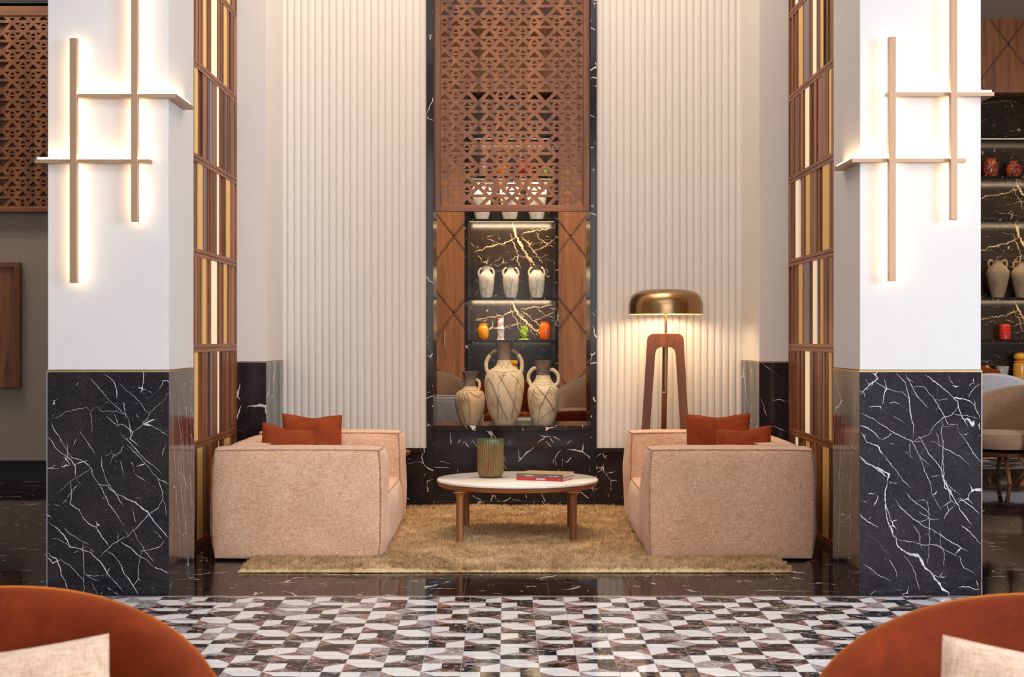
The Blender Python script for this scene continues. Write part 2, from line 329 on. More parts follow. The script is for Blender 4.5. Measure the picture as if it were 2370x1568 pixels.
# ------------------------------------------------------------------ mesh helpers
class MB:
    def __init__(s): s.v = []; s.f = []; s.m = []
    def add(s, vs, fs, mi=0):
        o = len(s.v); s.v += [tuple(v) for v in vs]
        s.f += [tuple(i + o for i in f) for f in fs]
        s.m += [mi] * len(fs) if isinstance(mi, int) else list(mi)
        return s
    def box(s, x0, x1, y0, y1, z0, z1, mi=0):
        vs = [(x, y, z) for z in (z0, z1) for y in (y0, y1) for x in (x0, x1)]
        return s.add(vs, [(0, 2, 3, 1), (4, 5, 7, 6), (0, 1, 5, 4), (2, 6, 7, 3), (0, 4, 6, 2), (1, 3, 7, 5)], mi)
    def hexa(s, a, b, mi=0):
        """a, b: two quads (4 points each) joined"""
        return s.add(list(a) + list(b), [(3, 2, 1, 0), (4, 5, 6, 7), (0, 1, 5, 4), (1, 2, 6, 5), (2, 3, 7, 6), (3, 0, 4, 7)], mi)
    def bar(s, p, q, wa, wb, up=(0, 1, 0), mi=0):
        p, q = Vector(p), Vector(q); d = (q - p).normalized()
        u = Vector(up); u = (u - d * u.dot(d)).normalized(); v = d.cross(u)
        A = [p + u * a * wa / 2 + v * b_ * wb / 2 for a, b_ in ((-1, -1), (1, -1), (1, 1), (-1, 1))]
        return s.hexa(A, [x + (q - p) for x in A], mi)
    def lathe(s, prof, c=(0, 0, 0), n=40, rf=None, mi=0, mfun=None, close=True):
        vs, fs, ms = [], [], []
        for r, z in prof:
            for i in range(n):
                a = 2 * PI * i / n; rr = r * (rf(a, z) if rf else 1)
                vs.append((c[0] + rr * math.cos(a), c[1] + rr * math.sin(a), c[2] + z))
        for j in range(len(prof) - 1):
            for i in range(n):
                k = (i + 1) % n
                fs.append((j * n + i, j * n + k, (j + 1) * n + k, (j + 1) * n + i))
                ms.append(mfun(j) if mfun else mi)
        if close:
            fs.append(tuple(range(n - 1, -1, -1))); ms.append(mfun(0) if mfun else mi)
            fs.append(tuple((len(prof) - 1) * n + i for i in range(n))); ms.append(mfun(len(prof) - 2) if mfun else mi)
        return s.add(vs, fs, ms)
    def tube(s, pts, rad, n=8, mi=0, mfun=None, closed=False):
        pts = [Vector(p) for p in pts]; m_ = len(pts)
        if not hasattr(rad, '__len__'): rad = [rad] * m_
        vs, fs, ms = [], [], []; u = None
        for i, p in enumerate(pts):
            a = pts[i - 1] if (i or closed) else p; b_ = pts[(i + 1) % m_] if (i < m_ - 1 or closed) else p
            d = (b_ - a); d = d.normalized() if d.length > 1e-9 else Vector((0, 0, 1))
            if u is None:
                u = d.orthogonal().normalized()
            u = (u - d * u.dot(d)); u = u.normalized() if u.length > 1e-6 else d.orthogonal().normalized()
            w_ = d.cross(u)
            for k in range(n):
                t = 2 * PI * k / n
                vs.append(p + (u * math.cos(t) + w_ * math.sin(t)) * rad[i])
        seg = m_ if closed else m_ - 1
        for i in range(seg):
            for k in range(n):
                k2 = (k + 1) % n; j = (i + 1) % m_
                fs.append((i * n + k, i * n + k2, j * n + k2, j * n + k)); ms.append(mfun(i) if mfun else mi)
        if not closed:
            fs.append(tuple(range(n - 1, -1, -1))); ms.append(mfun(0) if mfun else mi)
            fs.append(tuple((m_ - 1) * n + k for k in range(n))); ms.append(mfun(seg - 1) if mfun else mi)
        return s.add(vs, fs, ms)
    def grid(s, fn, nu, nv, mi=0, wrap=False):
        vs = [fn(i / nu, j / nv) for j in range(nv + 1) for i in range(nu + 1)]
        fs = [(j * (nu + 1) + i, j * (nu + 1) + i + 1, (j + 1) * (nu + 1) + i + 1, (j + 1) * (nu + 1) + i) for j in range(nv) for i in range(nu)]
        return s.add(vs, fs, mi)
    def build(s, name, mats, parent=None, smooth=False, bevel=0, seg=2, angle=40, weld=False, origin=None):
        me = bpy.data.meshes.new(name)
        O = origin if origin is not None else (parent.get('_o') if parent else None)
        vs = s.v
        if O is not None:
            vs = [(v[0] - O[0], v[1] - O[1], v[2] - O[2]) for v in vs]
        me.from_pydata(vs, [], s.f)
        if not isinstance(mats, (list, tuple)): mats = [mats]
        for m_ in mats: me.materials.append(m_)
        me.polygons.foreach_set('material_index', s.m)
        if weld:
            bm = bmesh.new(); bm.from_mesh(me); bmesh.ops.remove_doubles(bm, verts=bm.verts, dist=1e-5)
            bmesh.ops.recalc_face_normals(bm, faces=bm.faces); bm.to_mesh(me); bm.free()
        me.update()
        if smooth:
            me.polygons.foreach_set('use_smooth', [True] * len(me.polygons))
            if angle < 180:
                try: me.set_sharp_from_angle(angle=math.radians(angle))
                except Exception: pass
        o = bpy.data.objects.new(name, me); COL.objects.link(o)
        if parent:
            o.parent = parent
            if origin is not None and not parent.get('_o') is None:
                po = parent['_o']; o.location = (origin[0] - po[0], origin[1] - po[1], origin[2] - po[2])
        elif origin is not None: o.location = origin
        if bevel:
            md = o.modifiers.new('bevel', 'BEVEL'); md.width = bevel; md.segments = seg; md.limit_method = 'ANGLE'; md.harden_normals = False
        return o

def thing(name, label, cat, loc, group=None):
    o = bpy.data.objects.new(name, None); COL.objects.link(o); o.location = loc; o.empty_display_size = 0.1
    o['label'] = label; o['category'] = cat; o['_o'] = [float(c) for c in loc]
    if group: o['group'] = group
    return o
def tag(o, label, cat, group=None):
    o['label'] = label; o['category'] = cat
    if group: o['group'] = group
    return o
def struct(o): o['kind'] = 'structure'; return o
def copy_tree(o, parent=None):
    c = o.copy(); COL.objects.link(c)
    if parent: c.parent = parent
    for ch in list(o.children): copy_tree(ch, c)
    return c
def cat_rom(pts, k=8):
    pts = [Vector(p) for p in pts]; out = []
    for i in range(len(pts) - 1):
        p0 = pts[max(i - 1, 0)]; p1 = pts[i]; p2 = pts[i + 1]; p3 = pts[min(i + 2, len(pts) - 1)]
        for j in range(k):
            t = j / k
            out.append(0.5 * ((2 * p1) + (p2 - p0) * t + (2 * p0 - 5 * p1 + 4 * p2 - p3) * t * t + (3 * p1 - p0 - 3 * p2 + p3) * t ** 3))
    out.append(pts[-1]); return out

# ================================================================== THE SETTING
YP, YPB = 7.955, 8.60            # pillars front / back
YW = 12.05                       # fluted back wall face
YR0, YR1 = 11.20, 11.86          # rear piers
YFAR = 22.0

# ---- floor: dark marble with joints + mosaic of rotated three-piece tiles
fb = MB()
MY = 7.885
fb.box(-10, 10, -4, 23, -0.06, -0.0012, 4)                                 # grout / screed bed
fb.box(-10, 10, MY + 0.045, 15.7, -0.001, 0.0, 0)
fb.box(-10, 10, MY, MY + 0.045, -0.001, 0.0, 5)
fb.box(-10, 10, 21.9, 23, -0.001, 0.0, 0)
TW = 0.1606
rnd = random.Random(11)
PAT = ['DACB', 'BBAA', 'ACAD', 'CBDB', 'ACBA']      # repeating layout, triangle side: A left, B near, C right, D far
def mosaic(x0, nx, y1, ny, T):
    for j in range(ny):
        for i in range(nx):
            k = 'ABCD'.index(PAT[j % 5][(i - 29) % 4])
            red = 2 if rnd.random() < 0.62 else 3
            dk = 6 if rnd.random() < 0.9 else 3
            cx, cy = x0 + (i + 0.5) * T, y1 - (j + 0.5) * T
            h_ = T / 2 - 0.0007
            pts = {'a': (-h_, h_), 'b': (h_, h_), 'c': (h_, -h_), 'd': (-h_, -h_), 'm': (h_, 0), 'p': (-h_ + 0.8 * h_, 0)}
            ca, sa = [(1, 0), (0, 1), (-1, 0), (0, -1)][k]
            R = lambda q: (cx + q[0] * ca - q[1] * sa, cy + q[0] * sa + q[1] * ca, 0.0)
            for names, mi in (('dpa', red), ('apmb', 1), ('dcmp', dk)):
                poly = [Vector((*pts[c_], 0)) for c_ in names]
                ctr = sum(poly, Vector()) / len(poly)
                poly = [p + (ctr - p).normalized() * 0.0009 for p in poly]
                vs = [R(p) for p in poly]
                # keep upward normals
                a_, b_, c_ = (Vector(v) for v in vs[:3])
                if (b_ - a_).cross(c_ - a_).z < 0: vs.reverse()
                fb.add(vs, [tuple(range(len(vs)))], mi)
mosaic(X(1160.8, 7.885) - 30 * TW, 60, MY, 60, TW)
mosaic(-3.0, 36, 21.9, 18, 0.34)
struct(fb.build('floor', [M['marble_floor'], M['white_tile'], M['red_tile'], M['grey_tile'], M['grout'], M['border'], M['dark_tile']]))

struct(MB().box(-10, 10, -4, 23, 6.0, 6.1).build('ceiling', M['ceiling']))
struct(MB().box(-10, 10, -4.1, -4.0, 0, 6).build('wall_front', M['plaster']))
struct(MB().box(10, 10.1, -4, 23, 0, 6).build('wall_right', M['plaster_warm']))
struct(MB().box(-10.1, -10, -4, 14.4, 0, 6).build('wall_left', M['plaster_warm']))
struct(MB().box(-10, -3.0, 14.4, 14.6, 0, 6).box(-3.1, -3.0, 14.6, 23, 0, 6).build('wall_back_left', M['plaster_grey']))
bb = MB().box(-10, -3.0, 14.36, 14.4, 0, Z(1070, 14.36), 0).box(-10, -3.0, 14.33, 14.4, Z(1070, 14.36), Z(1067, 14.36), 0)
struct(bb.build('baseboard_left', M['black']))

# ---- fluted back wall, each side of the niche, with marble wainscot
XN0, XN1 = X(988, YW), X(1380, YW)            # niche outer edges
PITCH = 16.35 * YW / F
def fluted(x0, x1, name):
    z0, z1 = Z(1038, YW), 6.0
    n = int(round((x1 - x0) / PITCH)); p = (x1 - x0) / n
    prof = []
    for i in range(n):
        for k in range(10):
            t = k / 10
            prof.append((x0 + (i + t) * p, YW + 0.004 - 0.011 * math.sqrt(max(0, 1 - (2 * t - 1) ** 2)) if t > 0.03 else YW + 0.008))
    prof.append((x1, YW + 0.016))
    b_ = MB(); vs = [(x, y, z0) for x, y in prof] + [(x, y, z1) for x, y in prof]; n_ = len(prof)
    b_.add(vs, [(i, i + 1, n_ + i + 1, n_ + i) for i in range(n_ - 1)])
    b_.box(x0, x1, YW + 0.02, YW + 0.6, 0, 6.0)
    return struct(b_.build(name, M['flute'], smooth=True, angle=50))
fluted(-2.42, XN0, 'wall_back_centre_left'); fluted(XN1, 2.50, 'wall_back_centre_right')
for nm, a_, b_ in (('trim_1', -2.42, XN0), ('trim_2', XN1, 2.50)):
    t_ = MB().box(a_, b_, YW - 0.012, YW + 0.02, 0, Z(1048, YW)).box(a_, b_, YW - 0.032, YW + 0.02, Z(1048, YW), Z(1037, YW))
    struct(t_.build(nm, M['marble_back'], bevel=0.002))

# ---- marble vein strips traced over slabs
def vein(b_, pts, wid, y, mi, jag=0.0025, seed=0):
    """thin inlay in the plane Y=y; pts are (x,z) metres"""
    r_ = random.Random(seed)
    dense = []
    for i in range(len(pts) - 1):
        a_, c_ = Vector(pts[i]), Vector(pts[i + 1]); n_ = max(2, int((c_ - a_).length / 0.008))
        for k in range(n_):
            dense.append(a_.lerp(c_, k / n_))
    dense.append(Vector(pts[-1])); n_ = len(dense)
    vs = []; off = 0
    for i, p in enumerate(dense):
        d = (dense[min(i + 1, n_ - 1)] - dense[max(i - 1, 0)]).normalized(); q = Vector((-d.y, d.x))
        off = off * 0.7 + r_.uniform(-jag, jag)
        t = i / (n_ - 1); tp = min(1, 6 * t + 0.15, 6 * (1 - t) + 0.15)
        ww = wid * tp * r_.uniform(0.35, 1.0) * (0.6 + 0.7 * abs(math.sin(i * 0.11 + seed)))
        p = p + q * off
        vs += [(p.x + q.x * ww / 2, y, p.y + q.y * ww / 2), (p.x - q.x * ww / 2, y, p.y - q.y * ww / 2)]
    fs = [(2 * i, 2 * i + 1, 2 * i + 3, 2 * i + 2) for i in range(n_ - 1)]
    b_.add(vs, fs, mi)

S = 2.903
LV = [ # left pillar: crop coordinates (origin 100,850; scale 2.903), width in crop px
 (6, [(405,45),(440,70),(470,95),(490,150),(495,210)]), (5, [(320,80),(380,150),(430,200),(460,240),(540,315),(560,318)]),
 (7, [(420,330),(500,400),(515,383),(545,388),(600,440),(580,480),(655,545)]), (6, [(515,440),(590,520),(660,600),(720,655),(800,718)]),
 (5, [(560,515),(640,600),(690,660),(770,750),(845,790)]), (7, [(540,235),(545,300),(580,370),(590,480)]),
 (3, [(40,350),(110,330),(160,300),(290,272),(320,295),(360,268),(400,300),(490,300),(560,318)]),
 (6, [(50,365),(95,450),(150,540),(185,605),(245,620)]), (8, [(35,465),(90,545),(180,620),(215,660),(222,740)]),
 (6, [(248,430),(300,510),(352,582)]), (7, [(180,612),(245,625),(290,650),(325,685),(330,720),(400,830),(450,930),(550,1070)]),
 (7, [(388,600),(400,690),(440,790),(480,845),(510,895),(545,940)]),
 (13, [(480,845),(560,880),(620,910),(700,975),(740,1030),(800,1090),(848,1145)]),
 (7, [(365,788),(430,795),(480,850)]), (6, [(770,752),(800,830),(810,900),(830,1000)]),
 (6, [(775,760),(845,785)]), (6, [(770,955),(710,990),(650,1060),(560,1140),(500,1170),(440,1215),(380,1280)]),
 (5, [(800,885),(770,950),(715,985)]), (8, [(185,765),(190,850),(185,920),(240,960),(270,1010)]),
 (9, [(240,960),(270,1010),(320,1060),(365,1080)]), (9, [(355,1085),(400,1150),(440,1200)]),
 (9, [(430,1235),(480,1270),(520,1330),(545,1385),(640,1532)]), (10, [(35,1040),(100,1095),(160,1165),(180,1205),(260,1225),(320,1250),(380,1310),(420,1370),(540,1510)]),
 (12, [(35,1250),(45,1275),(90,1285),(110,1350),(120,1400),(150,1440),(170,1510)]), (5, [(140,1080),(200,1135),(260,1170),(310,1195)]),
 (5, [(100,1285),(180,1335),(280,1440)]), (8, [(520,1170),(600,1235),(680,1290),(740,1340)]), (10, [(740,1345),(800,1365),(850,1392)]),
 (5, [(600,940),(615,1000),(628,1040)]), (5, [(265,1180),(270,1300),(275,1400),(270,1520)]), (4, [(280,1385),(320,1420),(385,1442)]),
 (5, [(330,1450),(370,1530)]), (4, [(720,388),(780,425),(845,465)]), (4, [(515,630),(530,690),(540,730)]),
 (4, [(830,200),(780,250),(720,300),(700,345),(640,410),(595,450)]), (4, [(540,520),(520,570),(470,600),(450,660)]),
 (3, [(320,680),(280,710),(200,760),(90,850)]), (4, [(510,110),(560,160),(650,230),(680,290),(720,320)]),
 (4, [(620,880),(660,885)]), (4, [(390,880),(420,880)]), (5, [(605,1090),(640,1170),(690,1250),(745,1305)]),
 (4, [(480,310),(490,350),(500,400)]), (4, [(60,1150),(120,1165),(180,1205)]), (4, [(320,300),(330,380),(325,440)])]
RV = [
 (9, [(205,190),(240,150),(300,95)]), (6, [(300,95),(380,145),(490,170),(530,215)]), (9, [(445,40),(510,110),(530,180),(535,260),(545,330),(560,400),(560,470)]),
 (6, [(510,40),(545,120),(580,190),(660,275)]), (10, [(640,45),(720,110),(800,180),(860,230),(865,270),(885,320),(930,400)]),
 (14, [(830,205),(880,215),(940,225),(970,260)]), (7, [(1015,110),(965,150),(930,200)]), (7, [(970,220),(990,290),(1012,350)]),
 (6, [(550,130),(640,130),(700,210),(780,340),(800,385),(862,385),(868,430)]), (7, [(868,430),(920,500),(970,580),(1015,640)]),
 (6, [(860,270),(820,320),(760,340),(700,400),(670,450),(600,480),(560,500)]), (8, [(205,310),(280,340),(350,385),(430,445),(510,480),(560,500),(600,590),(670,660)]),
 (6, [(760,340),(755,440),(765,520),(760,620),(750,700)]), (6, [(700,500),(780,550),(870,600),(950,660)]),
 (10, [(205,390),(260,410),(300,440),(350,490)]), (12, [(205,435),(250,510),(320,530),(360,590)]), (7, [(350,490),(420,445)]),
 (6, [(360,590),(430,680),(480,740),(540,810)]), (8, [(560,500),(620,500),(660,570),(700,620),(750,680),(760,740),(800,800),(880,860)]),
 (14, [(750,680),(770,760),(820,860),(880,960),(960,1060)]), (9, [(870,880),(940,930),(1015,985)]),
 (20, [(205,600),(250,650),(300,670),(350,690),(395,720),(385,770)]), (11, [(240,630),(290,670),(380,740)]),
 (15, [(385,770),(375,850),(370,930),(385,1000),(400,1060),(440,1150)]), (10, [(375,900),(395,980),(420,1040)]),
 (14, [(440,1130),(460,1210),(520,1250),(600,1280)]), (26, [(520,1245),(590,1270),(640,1340),(700,1410),(760,1490),(810,1525)]),
 (7, [(450,1160),(560,1180),(640,1200),(720,1200),(800,1240),(870,1280)]), (8, [(430,870),(480,940),(540,1000),(620,1060),(700,1100),(780,1150),(860,1200),(940,1250)]),
 (6, [(510,840),(560,900),(620,940),(690,1000)]), (10, [(205,985),(240,1030),(330,1080)]), (5, [(660,880),(670,1000),(670,1150),(660,1330)]),
 (5, [(600,970),(680,1025),(740,1025)]), (9, [(880,1065),(940,1110),(1015,1190)]), (5, [(740,1100),(745,1200),(770,1250),(765,1340)]),
 (5, [(560,1060),(600,1120),(620,1230)]), (5, [(870,1270),(900,1350),(980,1385)]), (6, [(500,1270),(540,1320),(580,1400),(600,1500)]),
 (5, [(215,1330),(270,1350),(330,1400),(420,1440)]), (5, [(400,1290),(440,1350),(460,1420)]), (4, [(400,510),(440,520)]),
 (5, [(600,590),(640,700),(680,780),(690,850),(750,960)]), (5, [(680,740),(740,730)]), (5, [(540,510),(545,600),(560,620)]),
 (6, [(795,55),(830,115)]), (4, [(240,80),(280,120)]), (6, [(835,320),(900,325),(1000,345)]), (4, [(690,220),(800,215)])]

def pillar(x0, x1, name, label, veins, ox, nx):
    t = thing(name, label, 'pillar', ((x0 + x1) / 2, (YP + YPB) / 2, 0))
    zt = Z(862, YP)
    MB().box(x0 + 0.003, x1 - 0.003, YP + 0.003, YPB - 0.003, zt + 0.012, 6.0).build('shaft', M['plaster'], t, bevel=0.003)
    mb = MB().box(x0, x1, YP, YPB, 0.0, zt, 0)
    for k, (wd, pts) in enumerate(veins):
        q = [(min(max(X(ox + a / S, YP), x0 + .002), x1 - .002), min(max(Z(850 + c / S, YP), 0.002), zt - 0.002)) for a, c in pts]
        vein(mb, q, wd / S * YP / F * 0.62, YP - 0.0005, 1, seed=k)
    # faint ones on the inner side face
    r_ = random.Random(5 + int(ox))
    xs = x1 if x0 < 0 else x0
    for k in range(12):
        sub = MB(); y_ = r_.uniform(YP + .03, YPB - .05); z_ = zt - r_.uniform(0, 0.5)
        pl = [(y_, z_)]
        for j in range(r_.randint(4, 9)):
            y_ += r_.uniform(-0.02, 0.08); z_ -= r_.uniform(0.06, 0.16); pl.append((min(max(y_, YP + .005), YPB - .005), max(z_, 0.004)))
        vein(sub, pl, r_.choice([0.003, 0.004, 0.007]), 0, 1, seed=k + 50)
        eps = 0.0005 if x0 < 0 else -0.0005
        mb.add([(xs + eps, v[0], v[2]) for v in sub.v], sub.f, 1)
    mb.build('marble_base', [M['marble'], M['vein']], t)
    MB().box(x0 - 0.002, x1 + 0.002, YP - 0.002, YPB + 0.002, zt, zt + 0.010).build('brass_trim', M['brass'], t)
    if nx:
        xe = x0 if x0 < 0 else x1
        MB().box(xe - 0.002, xe + 0.002, YP - 0.003, YP + 0.001, 0, zt).build('edge_trim', M['steel'], t)
    return t
PLX0, PLX1 = X(109, YP), X(391, YP)
PRX0, PRX1 = X(1989, YP), X(2272, YP)
pillar(PLX0, PLX1, 'pillar', 'white square pillar with veined black marble base, left of the seating bay', LV, 100, True)
pillar(PRX0, PRX1, 'pillar', 'white square pillar with veined black marble base, right of the seating bay', RV, 1920, True)

# rear piers beside the fluted wall
for x0, x1, side in ((-2.45, X(616, YR0), 'left'), (X(1757, YR0), 2.5, 'right')):
    t = thing('wall_pier', 'off-white wall pier with black marble base at the %s end of the fluted wall' % side, 'pier', ((x0 + x1) / 2, YR0 + 0.3, 0))
    zt = Z(840, YR0)
    MB().box(x0 + .003, x1 - .003, YR0 + .003, YW + .01, zt + .01, 6).build('shaft', M['plaster_warm'], t)
    MB().box(x0, x1, YR0, YW + .01, 0, zt).build('marble_base', M['marble_plain'], t)
    MB().box(x0 - .002, x1 + .002, YR0 - .002, YW + .005, zt, zt + .008).build('brass_trim', M['brass'], t)

# ================================================================== NICHE (opening through the back wall)
YB = 12.65
t = thing('marble_niche', 'black marble framed niche opening with counter between the two fluted walls', 'niche', (0.0, YW, 0))
xi0, xi1 = X(1003, YW), X(1366, YW)
zc = Z(985, YW)
fr = MB().box(XN0, xi0, YW - 0.035, YB, 0, 6.0).box(xi1, XN1, YW - 0.035, YB, 0, 6.0)
fr.build('frame', M['marble_back'], t, bevel=0.002)
MB().box(xi0, xi1, YW - 0.02, YB, zc - 0.043, zc).build('counter', M['marble_back'], t, bevel=0.003)
npnl = MB().box(xi0, xi1, YW + 0.0, YB - 0.02, 0.05, zc - 0.043)
MB().box(xi0, xi1, YW - 0.012, YB - 0.02, 0, 0.05).build('plinth', M['marble_back'], t)
for k, (wd, pts) in enumerate([
    (.008, [(1042, 1001), (1043, 1030)]), (.006, [(1067, 1017), (1059, 1027)]), (.004, [(1092, 1018), (1105, 1037)]), (.008, [(1165, 1075), (1173, 1086)]),
    (.005, [(1200, 1039), (1202, 1064)]), (.009, [(1280, 1011), (1297, 1020)]), (.008, [(1323, 1019), (1312, 1028)]), (.006, [(1299, 1041), (1282, 1064), (1280, 1075)]),
    (.010, [(1323, 1060), (1310, 1072)]), (.005, [(1303, 1062), (1302, 1082)]), (.006, [(1262, 1021), (1276, 1036)]), (.009, [(1162, 1163), (1184, 1152)]),
    (.006, [(1184, 1157), (1204, 1158)]), (.009, [(1253, 1143), (1267, 1170)]), (.007, [(1257, 1160), (1250, 1170)]), (.007, [(1137, 1144), (1140, 1170)]),
    (.006, [(1091, 1146), (1113, 1158), (1104, 1170)]), (.009, [(1216, 1145), (1219, 1155)]), (.007, [(1216, 1160), (1222, 1171)]), (.011, [(1342, 1138), (1364, 1154)]),
    (.006, [(1004, 1083), (1041, 1083)]), (.005, [(1016, 1070), (1024, 1068), (1043, 1076)]), (.005, [(1059, 1086), (1060, 1096)]), (.006, [(1290, 1087), (1296, 1096)])]):
    vein(npnl, [(X(a, YW), Z(c, YW)) for a, c in pts], wd * 0.8, YW - 0.0006, 1, seed=k)
npnl.build('lower_panel', [M['marble_plain'], M['vein']], t)

# ---- mashrabiya screen: board pierced by triangles
def lattice_holes(cols, rows, parity, giants, p, r):
    """holes as triangles in (x,z) with x from column 0 centre to right, z downward from the top of row 0"""
    k = p / 203.0; q = r / 192.0
    out = []
    for j in range(rows):
        for i in range(-1, cols + 1):
            cx = i * p; z0 = j * r
            A = (j % 2 == 0)
            if A and ((i - 2) % 6 == 0) and giants:
                out.append([(cx - 150 * k, z0), (cx + 150 * k, z0), (cx, z0 + 160 * q)])
            elif (i + j) % 2 == 0:
                out.append([(cx - 55 * k, z0 + 64 * q), (cx, z0 + 9 * q), (cx + 55 * k, z0 + 64 * q)])
                out.append([(cx - 55 * k, z0 + 98 * q), (cx + 55 * k, z0 + 98 * q), (cx, z0 + 158 * q)])
            else:
                out.append([(cx - 93 * k, z0 + 140 * q), (cx, z0 + 45 * q), (cx + 93 * k, z0 + 140 * q)])
            # small inverted triangle between this column and the next
            g = A and giants and (((i - 2) % 6 == 0) or ((i + 1 - 2) % 6 == 0))
            if not g:
                mx = cx + p / 2
                out.append([(mx - 52 * k, z0), (mx + 52 * k, z0), (mx, z0 + 54 * q)])
    return out
def clip_poly(poly, x0, x1, z0, z1):
    def cl(pl, f, inter):
        o = []
        for a_, b_ in zip(pl, pl[1:] + pl[:1]):
            fa, fb_ = f(a_), f(b_)
            if fa: o.append(a_)
            if fa != fb_: o.append(inter(a_, b_))
        return o
    def ix(v): return lambda a_, b_: (v, a_[1] + (b_[1] - a_[1]) * (v - a_[0]) / (b_[0] - a_[0]))
    def iz(v): return lambda a_, b_: (a_[0] + (b_[0] - a_[0]) * (v - a_[1]) / (b_[1] - a_[1]), v)
    for f, g in ((lambda q: q[0] >= x0, ix(x0)), (lambda q: q[0] <= x1, ix(x1)), (lambda q: q[1] >= z0, iz(z0)), (lambda q: q[1] <= z1, iz(z1))):
        poly = cl(poly, f, g)
        if len(poly) < 3: return None
    ar = abs(sum(a_[0] * b_[1] - b_[0] * a_[1] for a_, b_ in zip(poly, poly[1:] + poly[:1]))) / 2
    return poly if ar > 4e-5 else None
def pierced(name, parent, x0, x1, z0, z1, y, thick, holes, ins, mat):
    cu = bpy.data.curves.new(name, 'CURVE'); cu.dimensions = '2D'; cu.fill_mode = 'BOTH'; cu.extrude = thick / 2
    def spl(pts):
        s_ = cu.splines.new('POLY'); s_.points.add(len(pts) - 1)
        for i, (a_, c_) in enumerate(pts): s_.points[i].co = (a_, c_, 0, 1)
        s_.use_cyclic_u = True
    spl([(x0, z0), (x1, z0), (x1, z1), (x0, z1)])
    for hpoly in holes:
        c_ = clip_poly(hpoly, ins[0], ins[1], ins[2], ins[3])
        if c_: spl(c_)
    tmp = bpy.data.objects.new('tmp', cu); COL.objects.link(tmp)
    dg = bpy.context.evaluated_depsgraph_get()
    me = bpy.data.meshes.new_from_object(tmp.evaluated_get(dg))
    bpy.data.objects.remove(tmp); bpy.data.curves.remove(cu)
    me.transform(Matrix(((1, 0, 0, 0), (0, 0, -1, y), (0, 1, 0, 0), (0, 0, 0, 1))))
    O = parent['_o']; me.transform(Matrix.Translation((-O[0], -O[1], -O[2])))
    me.materials.clear(); me.materials.append(mat)
    me.name = name
    o = bpy.data.objects.new(name, me); COL.objects.link(o); o.parent = parent
    return o
YL = YW + 0.045
t = thing('lattice_screen', 'tall carved walnut lattice screen hanging over the centre niche', 'screen', ((xi0 + xi1) / 2, YL, Z(490, YL)))
pc, pr = 25.95 * YL / F, 24.4 * YL / F
rows = 34
ztop_row = Z(456.5, YL) + (rows - 1) * pr + 0.0       # top of the first row; the last row starts at y=456.5
hs = lattice_holes(11, rows, 0, True, pc, pr)
# the last row must be type A: rows-1 even
if (rows - 1) % 2: 
    rows += 1; ztop_row += pr; hs = lattice_holes(11, rows, 0, True, pc, pr)
xc0 = X(1055, YL)
H2 = [[(xc0 + a_, ztop_row - c_) for a_, c_ in h_] for h_ in hs]
lx0, lx1, lz0 = X(1007, YL), X(1364, YL), Z(490, YL)
ins = (X(1021.5, YL), X(1348, YL), Z(474.5, YL), 5.35)
pierced('pierced_board', t, lx0 + .01, lx1 - .01, lz0 + 0.001, 5.4, YL + 0.012, 0.022, H2, ins, M['walnut'])
frm = MB()
frm.box(lx0, ins[0] - 0.008, YL - 0.022, YL + 0.03, lz0, 5.42).box(ins[1] + 0.008, lx1, YL - 0.022, YL + 0.03, lz0, 5.42)
frm.build('stile', M['walnut'], t, bevel=0.002)
MB().box(ins[0] - 0.008, ins[1] + 0.008, YL - 0.022, YL + 0.03, lz0, ins[2] - 0.006).build('bottom_rail', M['walnut_x'], t, bevel=0.002)
MB().box(xi0, lx0, YL - 0.01, YL + 0.02, lz0 - .0, 5.42).box(lx1, xi1, YL - 0.01, YL + 0.02, lz0, 5.42).build('side_fillet', M['walnut_dark'], t)

# ---- lattice panel on the left background wall
YLL = 14.30
t = thing('lattice_screen', 'carved walnut lattice panel on the taupe wall behind the left pillar', 'screen', (-5.2, YLL, Z(495, YLL)))
pc2, pr2 = 24.0 * YLL / F, 22.6 * YLL / F
xr = X(150, YLL); xl = xr - 26 * pc2
rows2 = 21
zt2 = Z(478, YLL) - 18 / 24.4 * pr2 * 0 + 0
zbot = Z(478, YLL)
H3 = [[(xl + a_, zbot + (rows2 - 1) * pr2 + 0.78 * pr2 - c_) for a_, c_ in h_] for h_ in lattice_holes(26, rows2, 0, True, pc2, pr2)]
ztp = Z(40, YLL)
pierced('pierced_board', t, xl - .05, xr + .05, zbot - 0.03, ztp + .03, YLL, 0.03, H3, (xl, xr, zbot, ztp), M['walnut'])
MB().box(xl - .05, xr + .05, YLL + 0.03, YLL + 0.06, zbot - .02, ztp + .02).build('backing_panel', M['walnut_dark'], t)
MB().box(xl - .1, xr + .1, YLL - 0.03, YLL + .06, zbot - 0.055, zbot - 0.01).build('bottom_rail', M['walnut_x'], t, bevel=.003)
MB().box(xl - .1, xr + .1, YLL - 0.03, YLL + .06, ztp + 0.01, ztp + 0.1).build('top_rail', M['walnut_x'], t, bevel=.003)
MB().box(xl - .1, xr + .1, YLL - .05, YLL + .06, Z(10, YLL), Z(-60, YLL)).build('black_cornice', M['black'], t)

